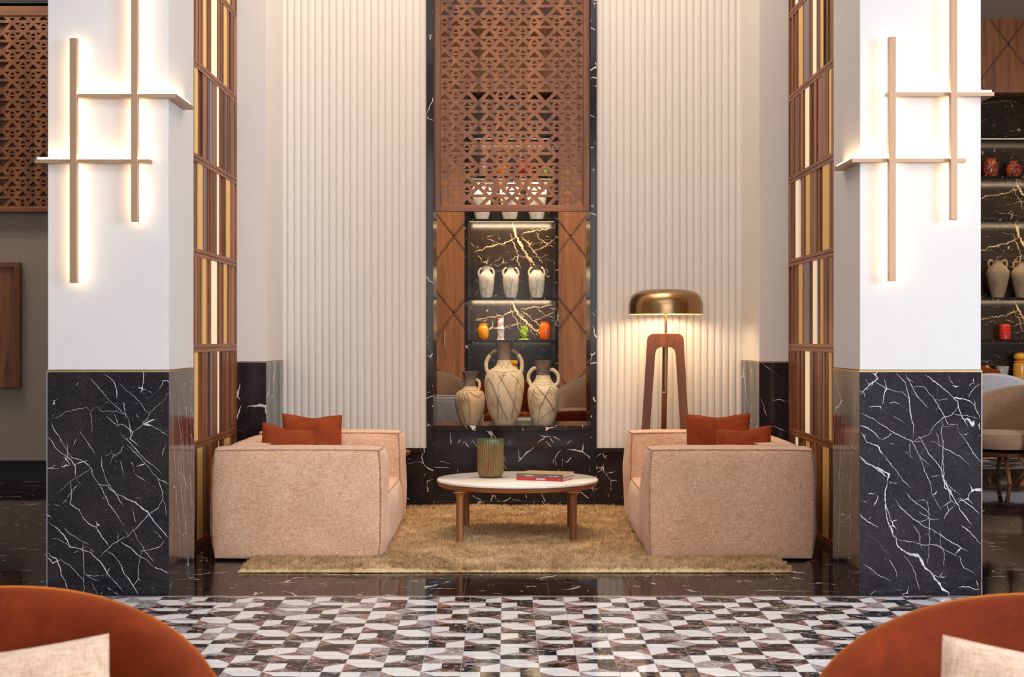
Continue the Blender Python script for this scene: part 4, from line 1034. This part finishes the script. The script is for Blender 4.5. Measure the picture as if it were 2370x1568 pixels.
def block_sofa(name, label, loc, Lx, Ly, h_, arm, back, seat_h, mat, pip, rotz=0, front=1, group=None, cat='sofa'):
    """local frame: near arm at y=0, far arm at y=Ly; front edge at x=Lx (mirrored when front=-1)"""
    t = thing(name, label, cat, loc, group); t['_o'] = [0.0, 0.0, 0.0]; t.rotation_euler = (0, 0, rotz)
    f = front
    def bx(b_, x0, x1, y0, y1, z0, z1, **k):
        a_, c_ = sorted((f * x0, f * x1)); return soft_block(b_, a_, c_, y0, y1, z0, z1, **k)
    def pp(x0, x1, y0, y1, z0, z1, **k):
        a_, c_ = sorted((f * x0, f * x1)); b_ = MB(); piping(b_, a_, c_, y0, y1, z0, z1, **k); return b_
    for i, (ya, yb_) in enumerate(((0, arm), (Ly - arm, Ly))):
        o = bx(MB(), 0.0, Lx - 0.01, ya, yb_, 0.014, h_, bulge=0.036, n=26, seed=i * 7 + loc[0]).build('arm', mat, t, smooth=True, weld=True, angle=60)
        pb = pp(0.0, Lx - 0.01, ya, yb_, 0.014, h_, seed=i * 7 + loc[0]).build('piping', pip, o, smooth=True)
    o = bx(MB(), 0.005, back, arm + 0.004, Ly - arm - 0.004, 0.03, h_ - 0.012, bulge=0.02, seed=3).build('backrest', mat, t, smooth=True, weld=True, angle=60)
    pp(0.005, back, arm + .004, Ly - arm - .004, 0.03, h_ - .012, seed=3, verts=False).build('piping', pip, o, smooth=True)
    o = bx(MB(), back + 0.004, Lx - 0.005, arm + .004, Ly - arm - .004, 0.03, seat_h, bulge=0.03, n=18, seed=5).build('seat', mat, t, smooth=True, weld=True, angle=60)
    pp(back + .004, Lx - .005, arm + .004, Ly - arm - .004, 0.03, seat_h, seed=5, verts=False).build('piping', pip, o, smooth=True)
    fb_ = MB()
    for x in (0.08, Lx - 0.1):
        for y in (0.08, Ly - 0.08): fb_.lathe([(0.025, 0.0), (0.025, 0.04)], (f * x, y, 0), 12)
    for x in (0.08, Lx - 0.1):
        for y in (0.08, Ly - 0.08): MB().lathe([(0.025, 0.0), (0.025, 0.035)], (f * x, y, 0), 12).build('foot', M['black'], t)
    return t
YS0 = 9.19
SX0 = X(499, YS0); SLx = X(880, YS0) - SX0
block_sofa('sofa', 'blocky peach linen sofa on the left side of the rug, facing right', (SX0, YS0, 0.0), SLx, 2.0, 0.668, 0.34, 0.21, 0.352, M['linen'], M['seam'])
SXR = X(1878, YS0); SRx = SXR - X(1505, YS0)
block_sofa('sofa', 'blocky peach linen sofa on the right side of the rug, facing left', (SXR, YS0, 0.0), SRx, 2.0, 0.668, 0.34, 0.21, 0.352, M['linen'], M['seam'], rotz=-0.012, front=-1)

def cushion(name, label, loc, w_, h_, th, rot, mat, seed=0, dent=0.0, group=None, seam=True):
    b_ = MB(); n_ = 26
    for sg in (-1, 1):
        def fn(i, j):
            u, v = 2 * i - 1, 2 * j - 1
            u = math.copysign(1 - (1 - abs(u)) ** 1.3, u); v = math.copysign(1 - (1 - abs(v)) ** 1.3, v)
            ex = 1 - 0.045 * (1 - v * v) ; ez = 1 - 0.045 * (1 - u * u)
            x = u * w_ / 2 * ex; z = v * h_ / 2 * ez
            z -= dent * max(0, v) * math.exp(-(u * 2.2) ** 2)
            tt = ((1 - u * u) * (1 - v * v)) ** 0.42
            wr = mnoise.noise(Vector((x * 9 + seed, z * 9, seed))) * 0.45 * tt + 0.22 * mnoise.noise(Vector((x * 24, z * 16 + seed, 2))) * tt
            return Vector((x, sg * (th / 2 * tt * (1 + wr) + 0.0005), z))
        b_.grid(fn, n_, n_)
        if sg > 0: b_.f[-n_ * n_:] = [tuple(reversed(f)) for f in b_.f[-n_ * n_:]]
    if seam:
        pts = []
        per = [(u / 14, 0) for u in range(14)] + [(1, u / 14) for u in range(14)] + [(1 - u / 14, 1) for u in range(14)] + [(0, 1 - u / 14) for u in range(14)]
        for i, j in per:
            u, v = 2 * i - 1, 2 * j - 1
            x = u * w_ / 2 * (1 - 0.045 * (1 - v * v)); z = v * h_ / 2 * (1 - 0.045 * (1 - u * u)) - dent * max(0, v) * math.exp(-(u * 2.2) ** 2)
            pts.append((x, 0, z))
        b_.tube(pts, 0.003, 5, closed=True)
    o = b_.build(name, mat, None, smooth=True, weld=False, angle=180)
    o.location = loc
    o.rotation_euler = rot
    return tag(o, label, 'cushion', group)
# left sofa cushions: rot=(tilt back, roll, heading)
R = math.radians
cushion('cushion', 'large rust velvet cushion standing upright on the left sofa', (X(724, 10.62), 10.62, 0.597), 0.46, 0.44, 0.15, (R(-8), R(3), R(32)), M['rust'], 1, 0.018)
cushion('cushion', 'small rust velvet cushion slumped in front of the large one on the left sofa', (X(664, 10.0), 10.02, 0.585), 0.40, 0.37, 0.15, (R(-12), R(10), R(40)), M['rust'], 5, 0.018)
cushion('cushion', 'large rust velvet cushion standing upright on the right sofa', (X(1661, 10.72), 10.72, 0.595), 0.47, 0.44, 0.15, (R(-8), R(-2), R(-24)), M['rust'], 9, 0.018)
cushion('cushion', 'small rust velvet cushion leaning in front of the large one on the right sofa', (X(1722, 10.05), 10.07, 0.575), 0.41, 0.37, 0.15, (R(-12), R(-6), R(-38)), M['rust'], 13, 0.018)

# ---- foreground tub armchairs
def tub_chair(name, label, loc, heading, a_x, a_y, z_back, z_arm, mats, cat='armchair', th=0.085, seat_z=0.42, legs='cone', group=None, A=115, n=72, flare=0.10):
    t = thing(name, label, cat, loc, group); t['_o'] = [0.0, 0.0, 0.0]; t.rotation_euler = (0, 0, heading)
    # shell: closed loop cross-section swept over angle; back at +y in local space, front at -y
    secs = []
    for i in range(n + 1):
        a_ = R(-A + 2 * A * i / n)
        c_ = 1 - math.cos(a_); rim = z_back - (z_back - z_arm) * min(1, c_ / (1 - math.cos(R(A)))) ** 1.0
        end = min(1, (A - abs(math.degrees(a_))) / 14.0); tp = math.sqrt(max(0.0, 1 - (1 - end) ** 2)) * 0.9 + 0.1
        rim -= (1 - tp) * 0.10
        def pt(off, z_):
            k = (z_ - 0.25) / (z_back - 0.25); fl = 1 - flare * (1 - k)
            return ((a_x * fl + off) * math.sin(a_), (a_y * fl + off) * math.cos(a_), z_)
        zb = 0.26; tt = th * tp
        ring = []
        for k in range(7): ring.append(pt(0, zb + (rim - tt / 2 - zb) * k / 6))
        for k in range(1, 7):
            g = PI * k / 7; ring.append(pt(-tt / 2 + tt / 2 * math.cos(g), rim - tt / 2 + tt / 2 * math.sin(g)))
        for k in range(7): ring.append(pt(-tt, rim - tt / 2 + (zb - rim + tt / 2) * k / 6))
        secs.append(ring)
    m_ = len(secs[0]); b_ = MB()
    vs = [v for s_ in secs for v in s_]; fs = []; ms = []
    for i in range(n):
        for k in range(m_):
            k2 = (k + 1) % m_; fs.append((i * m_ + k, i * m_ + k2, (i + 1) * m_ + k2, (i + 1) * m_ + k)); ms.append(1 if k < 7 else 0)
    fs += [tuple(range(m_ - 1, -1, -1)), tuple(n * m_ + k for k in range(m_))]; ms += [0, 0]
    b_.add(vs, fs, ms)
    b_.build('backrest_shell', mats, t, smooth=True, weld=True, angle=70)
    # seat cushion
    sb = MB(); prof = [(0.0001, seat_z - 0.15), (0.86, seat_z - 0.15), (0.93, seat_z - 0.11), (0.95, seat_z - 0.05), (0.90, seat_z - 0.01), (0.7, seat_z + 0.012), (0.3, seat_z + 0.02), (0.0001, seat_z + 0.022)]
    vs, fs = [], []; nn = 40
    for r_, z_ in prof:
        for k in range(nn):
            g = 2 * PI * k / nn; x = math.sin(g); y = math.cos(g)
            x_ = math.copysign(abs(x) ** 0.8, x); y_ = math.copysign(abs(y) ** 0.8, y)
            vs.append(((a_x - th - 0.01) * r_ * x_ * 0.93, (a_y - th - .01) * r_ * y_ * 0.93 - 0.02, z_))
    for j in range(len(prof) - 1):
        for k in range(nn): fs.append((j * nn + k, j * nn + (k + 1) % nn, (j + 1) * nn + (k + 1) % nn, (j + 1) * nn + k))
    sb.add(vs, fs, 0); sb.build('seat', mats[0], t, smooth=True, weld=True)
    MB().box(-a_x * .62, a_x * .62, -a_y * .62, a_y * .62, 0.235, 0.275).build('seat_frame', M['walnut_dark'], t, bevel=.01)
    for sx in (-1, 1):
        for sy in (-1, 1):
            MB().tube([(sx * a_x * 0.28, sy * a_y * 0.28, 0.25), (sx * a_x * 0.82, sy * a_y * 0.8, 0.0)], [0.024, 0.015], 10).build('leg', M['walnut'], t, smooth=True)
    return t
def px_chair(px, py, Y, *a_, **k): pass
tub_chair('armchair', 'rust orange velvet tub armchair in the bottom left corner, pillow in front', (X(22, 3.6), 3.6 - 0.52, 0), 0.0, 0.655, 0.59, 0.757, 0.36, [M['orange'], M['orange']], th=0.10, seat_z=0.40)
tub_chair('armchair', 'rust orange velvet tub armchair in the bottom right corner, pillow in front', (X(2400, 3.5), 3.5 - 0.52, 0), 0.0, 0.69, 0.60, 0.755, 0.36, [M['orange'], M['orange']], th=0.10, seat_z=0.40)
cushion('pillow', 'beige linen pillow on the bottom left orange armchair', (X(0, 3.18), 3.22, 0.485), 0.46, 0.40, 0.12, (R(-14), R(-7), R(6)), M['linen_pillow'], 21, 0.0)
cushion('pillow', 'beige linen pillow on the bottom right orange armchair', (X(2428, 3.1), 3.12, 0.495), 0.46, 0.40, 0.12, (R(-14), R(9), R(-6)), M['linen_pillow'], 25, 0.0)

# ---- far-room seating
T_ = [M['tan'], M['pale']]; O_ = [M['orange'], M['orange']]; P_ = [M['pale'], M['pale']]
def far_chair(label, px, Y, zb, za, mats, head, w_=0.40, group=None):
    return tub_chair('tub_chair', label, (X(px, Y), Y, 0), head, w_, w_ * 0.95, zb, za, mats, th=0.07, seat_z=0.46, group=group, A=110, n=48)
far_chair('tan tub chair with pale outside beyond the niche, behind the small jug', 1040, 19.2, 0.93, 0.62, T_, R(35))
far_chair('orange tub chair beyond the niche, behind the tall jug', 1178, 18.0, 0.88, 0.62, O_, R(10), 0.42)
far_chair('tan tub chair beyond the niche, behind the right end of the counter', 1340, 19.0, 0.93, 0.66, T_, R(-58), 0.44)
far_chair('low dark orange tub chair just beyond the right end of the counter', 1352, 14.9, 0.66, 0.58, O_, R(180), 0.42)
far_chair('tan tub chair with splayed wooden legs at the right edge, nearest the camera', 2322, 14.4, 0.905, 0.70, T_, R(-58), 0.44)
far_chair('white tub chair behind the tan chair at the right edge', 2312, 16.2, 0.985, 0.72, P_, R(150), 0.44)
block_sofa('box_armchair', 'grey linen box armchair beyond the niche, left end of the counter', (X(905, 16.0), 15.6, 0.0), 0.95, 0.9, 0.72, 0.2, 0.25, 0.42, M['linen_grey'], M['linen_grey'], rotz=0.06, front=1, cat='armchair')
cushion('cushion', 'red-brown cushion on the white chair beside the right pillar', (X(2290, 16.1), 16.12, 0.84), 0.40, 0.42, 0.13, (R(-10), R(10), R(35)), M['rust'], 31)
t = thing('low_table', 'low table with white top glimpsed between the tall and right jugs', 'table', (X(1216, 15.2), 15.2, 0))
o_ = t['_o']
MB().lathe([(0.24, 0.52), (0.25, 0.53), (0.25, 0.545), (0.24, 0.55)], (o_[0], o_[1], 0), 36).build('table_top', M['white_top'], t, smooth=True)
MB().lathe([(0.14, 0.0), (0.14, 0.015), (0.025, 0.03), (0.025, 0.52)], (o_[0], o_[1], 0), 24).build('pedestal', M['black'], t, smooth=True)

# ================================================================== RUG
RY0, RY1 = 8.70, 11.98
RX0, RX1 = X(545, 8.66), X(1838, 8.66)
nx, ny = 260, 262
rb = MB(); vs = []
for j in range(ny + 1):
    for i in range(nx + 1):
        u, v = i / nx, j / ny
        x = RX0 + (RX1 - RX0) * u; y = RY0 + (RY1 - RY0) * v
        ew = 0.012 * mnoise.noise(Vector((x * 3, y * 3, 0)))
        if i in (0, nx): x += ew * 2
        if j in (0, ny): y += ew
        e = min(i, nx - i) * (RX1 - RX0) / nx; e2 = min(j, ny - j) * (RY1 - RY0) / ny
        ed = min(1, min(e, e2) / 0.03)
        z = 0.004 + (0.019 + 0.009 * mnoise.noise(Vector((x * 1.7, y * 3.0, 1))) + 0.007 * mnoise.noise(Vector((x * 8, y * 12, 5))) + 0.004 * mnoise.noise(Vector((x * 40, y * 40, 9)))) * math.sqrt(ed)
        if (x < SX0 + SLx - 0.01 or x > SXR - SRx + 0.02) and YS0 + 0.01 < y < YS0 + 1.99: z = 0.004      # pile pressed flat under the sofas
        vs.append((x, y, max(0.003, z)))
rug_top = np.array(vs).reshape(ny + 1, nx + 1, 3)
rb.add(vs, [(j * (nx + 1) + i, j * (nx + 1) + i + 1, (j + 1) * (nx + 1) + i + 1, (j + 1) * (nx + 1) + i) for j in range(ny) for i in range(nx)])
t = thing('rug', 'shaggy sand-coloured wool rug under the coffee table and sofas', 'rug', ((RX0 + RX1) / 2, (RY0 + RY1) / 2, 0))
rb.build('rug_base', M['rug'], t, smooth=True, angle=180)
rg = np.random.default_rng(4)
NB = 170000
uu = rg.random(NB); vv = rg.random(NB) ** 1.25
ii = np.clip((uu * nx).astype(int), 0, nx); jj = np.clip((vv * ny).astype(int), 0, ny)
base = rug_top[jj, ii].copy()
base[:, 0] = RX0 + (RX1 - RX0) * uu; base[:, 1] = RY0 + (RY1 - RY0) * vv
ang = rg.random(NB) * 2 * PI
fx = np.array([mnoise.noise(Vector((a_ * 15, b_ * 15, 3))) for a_, b_ in base[:, :2]])
lean = np.stack([np.cos(fx * 9) * 0.014, np.sin(fx * 9) * 0.014], 1) + rg.normal(0, 0.006, (NB, 2))
hl = 0.012 + 0.012 * rg.random(NB)
hl[base[:, 2] < 0.0045] = 0.001
wv = 0.0026
d = np.stack([np.cos(ang), np.sin(ang)], 1) * wv
v0 = base.copy(); v0[:, 2] -= 0.004; v1 = v0.copy()
v0[:, :2] -= d; v1[:, :2] += d
v2 = base.copy(); v2[:, :2] += lean; v2[:, 2] += hl
V3 = np.stack([v0, v1, v2], 1).reshape(-1, 3) - np.array(t['_o'])
me = bpy.data.meshes.new('pile')
me.vertices.add(3 * NB); me.vertices.foreach_set('co', V3.astype(np.float32).ravel())
me.loops.add(3 * NB); me.loops.foreach_set('vertex_index', np.arange(3 * NB, dtype=np.int32))
me.polygons.add(NB); me.polygons.foreach_set('loop_start', np.arange(0, 3 * NB, 3, dtype=np.int32)); me.polygons.foreach_set('loop_total', np.full(NB, 3, dtype=np.int32))
me.update(calc_edges=True); me.validate(); me.materials.append(M['rug'])
po = bpy.data.objects.new('pile', me); COL.objects.link(po); po.parent = t; po['kind'] = 'stuff'

# ================================================================== COFFEE TABLE
TY, TX, TR = 10.25, X(1197.7, 10.25), 0.546
zt = 0.402
t = thing('coffee_table', 'round coffee table with white marble top and walnut legs on the rug', 'coffee table', (TX, TY, 0.0))
MB().lathe([(TR - 0.006, zt - 0.020), (TR, zt - 0.015), (TR, zt - 0.005), (TR - 0.005, zt)], (TX, TY, 0), 96).build('table_top', M['white_top'], t, smooth=True, angle=50)
MB().lathe([(TR - 0.03, zt - 0.052), (TR - 0.012, zt - 0.046), (TR - 0.006, zt - 0.026), (TR - 0.012, zt - 0.021)], (TX, TY, 0), 96).build('apron', M['walnut_x'], t, smooth=True, angle=50)
for px, yy in ((1064, 9.80), (1079, 10.62), (1327, 9.80), (1320, 10.62)):
    lx = X(px, yy); sx = -1 if lx < TX else 1
    b_ = MB()
    hw = 0.023
    b_.lathe([(0.0225, 0.002), (0.0225, 0.20), (0.0225, 0.315), (0.026, 0.333), (0.034, 0.347), (0.046, 0.353)], (lx, yy, 0), 16)
    b_.build('leg', M['walnut'], t, smooth=True, angle=60)

VYp = 10.33; vxp = X(1135.5, VYp); hv = 0.262
b_ = MB(); rfun = lambda a_, z_: 1 + 0.034 * (abs(math.cos(a_ * 17)) * 2 - 1.2) * (1 if 0.012 < z_ < hv - 0.02 else 0.2)
b_.lathe([(0.055, 0), (0.075, 0.006), (0.084, 0.022), (0.088, 0.05), (0.088, 0.12), (0.088, 0.2), (0.089, 0.235), (0.088, 0.25), (0.086, hv), (0.078, hv), (0.075, 0.2), (0.07, 0.05), (0.0001, 0.04)], (vxp, VYp, zt), 204, rfun)
tag(b_.build('ribbed_vase', [M['glaze_green']], None, smooth=True, origin=(vxp, VYp, zt), angle=80), 'green and brown glazed ribbed ceramic vase on the coffee table', 'vase')

# books
def book(name, label, x, y, z, w_, d_, h_, rot, cover, spine, texts):
    t = thing(name, label, 'book', (x, y, z)); t['_o'] = [0.0, 0.0, 0.0]; t.rotation_euler = (0, 0, rot)
    # spine faces -y, pages visible at +x end
    MB().box(0.0, w_, 0.0, d_, 0, 0.0025).box(0, w_, 0, d_, h_ - 0.0025, h_).build('cover', cover, t, bevel=.0006)
    MB().box(0.0, w_, -0.0005, 0.003, 0.0, h_).build('spine', spine, t, bevel=.001)
    MB().box(0.003, w_ - 0.004, 0.003, d_ - 0.004, 0.0025, h_ - 0.0025).build('pages', M['page'], t)
    for s_, xx, zz_, sz, mt, bold in texts:
        cu = bpy.data.curves.new('spine_text', 'FONT'); cu.body = s_; cu.size = sz; cu.extrude = 0.0002; cu.offset = bold
        cu.materials.append(mt)
        tmp = bpy.data.objects.new('tmp', cu); COL.objects.link(tmp)
        me_ = bpy.data.meshes.new_from_object(tmp.evaluated_get(bpy.context.evaluated_depsgraph_get()))
        bpy.data.objects.remove(tmp); bpy.data.curves.remove(cu)
        me_.materials.clear(); me_.materials.append(mt)
        o = bpy.data.objects.new('spine_text', me_); COL.objects.link(o); o.parent = t
        o.location = (xx, -0.0012, zz_); o.rotation_euler = (PI / 2, 0, 0)
    return t
by = 10.12; bx_ = X(1195, by)
bw = 0.328; BR = -0.355
book('book', 'red-spined book lying at the bottom of the pair on the coffee table', bx_, by, zt, bw, 0.245, 0.0215, BR, M['book_red'], M['book_red'],
     [('BERBERES', 0.142, 0.006, 0.015, M['ink'], 0.0006), ('TS', 0.302, 0.007, 0.009, M['ink'], 0)])
book('book', 'grey-brown spined book with tan cover lying on top of the red one', bx_ + 0.0005, by + 0.001, zt + 0.0215, bw, 0.245, 0.0245, BR, M['book_tan'], M['book_grey'],
     [('Claire', 0.034, 0.008, 0.0105, M['ink_dim'], 0), ('BOURAOUI', 0.063, 0.008, 0.0105, M['ink'], 0.0004), ('LES JARRES DU SUD TUNISIEN', 0.122, 0.008, 0.008, M['ink_dim'], 0), ('lettres d\'argile', 0.228, 0.0085, 0.0115, M['ink'], 0.0001)])

# ================================================================== FLOOR LAMP
LY = 11.66; lxc = X(1541, LY); sl = LY / F
t = thing('floor_lamp', 'floor lamp with brass dome shade on walnut tripod behind the right sofa', 'floor lamp', (lxc, LY, 0))
zs0, zs1 = Z(727, LY), Z(670, LY)
Rs = 86 * sl
pr_ = [(Rs, zs0), (Rs, zs0 + 0.05), (Rs * 0.985, zs0 + 0.09), (Rs * 0.93, zs0 + 0.13), (Rs * 0.82, zs0 + 0.162), (Rs * 0.6, zs0 + 0.183), (Rs * 0.3, zs1 - 0.001), (0.0001, zs1)]
pr_ = [(p.x, p.y) for p in cat_rom([(a_, c_, 0) for a_, c_ in pr_], 5)]
inn = [(max(a_ - 0.004, 0.0001), c_ - 0.004) for a_, c_ in reversed(pr_)]
b_ = MB(); fullp = pr_ + inn; cut = len(pr_) - 1
b_.lathe(fullp, (lxc, LY, 0), 72, mfun=lambda j: 0 if j < cut else 1, close=False)
nV = 72; last = (len(fullp) - 1) * nV
b_.add([b_.v[i] for i in range(nV)] + [b_.v[last + i] for i in range(nV)], [(i, nV + i, nV + (i + 1) % nV, (i + 1) % nV) for i in range(nV)], 1)
b_.build('lamp_shade', [M['shade'], M['shade_in']], t, smooth=True, angle=60)
MB().tube([(lxc, LY, 0.98), (lxc, LY, zs1 - 0.03)], 0.010, 12).tube([(lxc, LY, 0.93), (lxc, LY, 0.99)], 0.007, 10).build('stem', M['brass'], t, smooth=True)
MB().lathe([(0.0001, -0.035), (0.03, -0.02), (0.036, 0), (0.03, 0.02), (0.0001, 0.035)], (lxc + 0.07, LY, zs0 + 0.09), 16).lathe([(0.0001, -0.035), (0.03, -0.02), (0.036, 0), (0.03, 0.02), (0.0001, 0.035)], (lxc - 0.07, LY, zs0 + 0.09), 16).build('bulb', M['bulb'], t, smooth=True)
# wooden arch: two front legs joined by an arch
def PL(px, py): return (X(px, LY), Z(py, LY))
outer = [PL(1473, 1188), PL(1498, 790), PL(1499, 782), PL(1503, 776), PL(1510, 772.5), PL(1570, 772.5), PL(1577, 776), PL(1581, 782), PL(1582, 790), PL(1604, 1188)]
inner = [PL(1588, 1188), PL(1564, 820), PL(1562, 811), PL(1557, 806), PL(1551, 804), PL(1529, 804), PL(1523, 806), PL(1518, 811), PL(1516, 820), PL(1490, 1188)]
b_ = MB(); oi = list(zip(outer, list(reversed(inner))))
ya, yb_ = LY - 0.022, LY + 0.022
for k in range(len(oi) - 1):
    (a1, c1), (a2, c2) = oi[k], oi[k + 1]
    q = [a1, a2, c2, c1]
    b_.hexa([(p[0], ya, p[1]) for p in q], [(p[0], yb_, p[1]) for p in q])
b_.build('leg_arch', M['walnut'], t, weld=True, bevel=.004)
MB().bar((lxc + 0.0, LY + 0.03, Z(780, LY)), (lxc + 0.006, LY + 0.33, 0.0), 0.04, 0.045, up=(1, 0, 0)).build('rear_leg', M['walnut'], t, bevel=.004)
MB().tube([(lxc - 0.008, LY - 0.01, 0.93), (lxc - 0.022, LY - 0.015, 0.935)], 0.008, 8).build('switch', M['steel'], t)
lp = bpy.data.lights.new('lamp_light', 'POINT'); lp.energy = 17; lp.color = (1.0, 0.86, 0.64); lp.shadow_soft_size = 0.06
lo = bpy.data.objects.new('lamp_light', lp); COL.objects.link(lo); lo.location = (lxc, LY, zs0 + 0.10)

# ---- side table behind the left sofa
SY = 11.72; sxr = X(950, SY)
t = thing('side_table', 'small round walnut side table mostly hidden behind the left sofa', 'side table', (sxr - 0.22, SY, 0))
MB().lathe([(0.215, 0.448), (0.22, 0.455), (0.22, 0.475), (0.215, 0.48)], (sxr - 0.22, SY, 0), 48).build('table_top', M['walnut_x'], t, smooth=True)
for a_ in (-0.24, 1.7, 3.3, 4.8):
    lx, ly = sxr - 0.22 + 0.175 * math.cos(a_), SY + 0.175 * math.sin(a_)
    MB().lathe([(0.014, 0.002), (0.016, 0.45)], (lx, ly, 0), 14).build('leg', M['walnut'], t, smooth=True)

for o in bpy.data.objects:
    if '_o' in o: del o['_o']
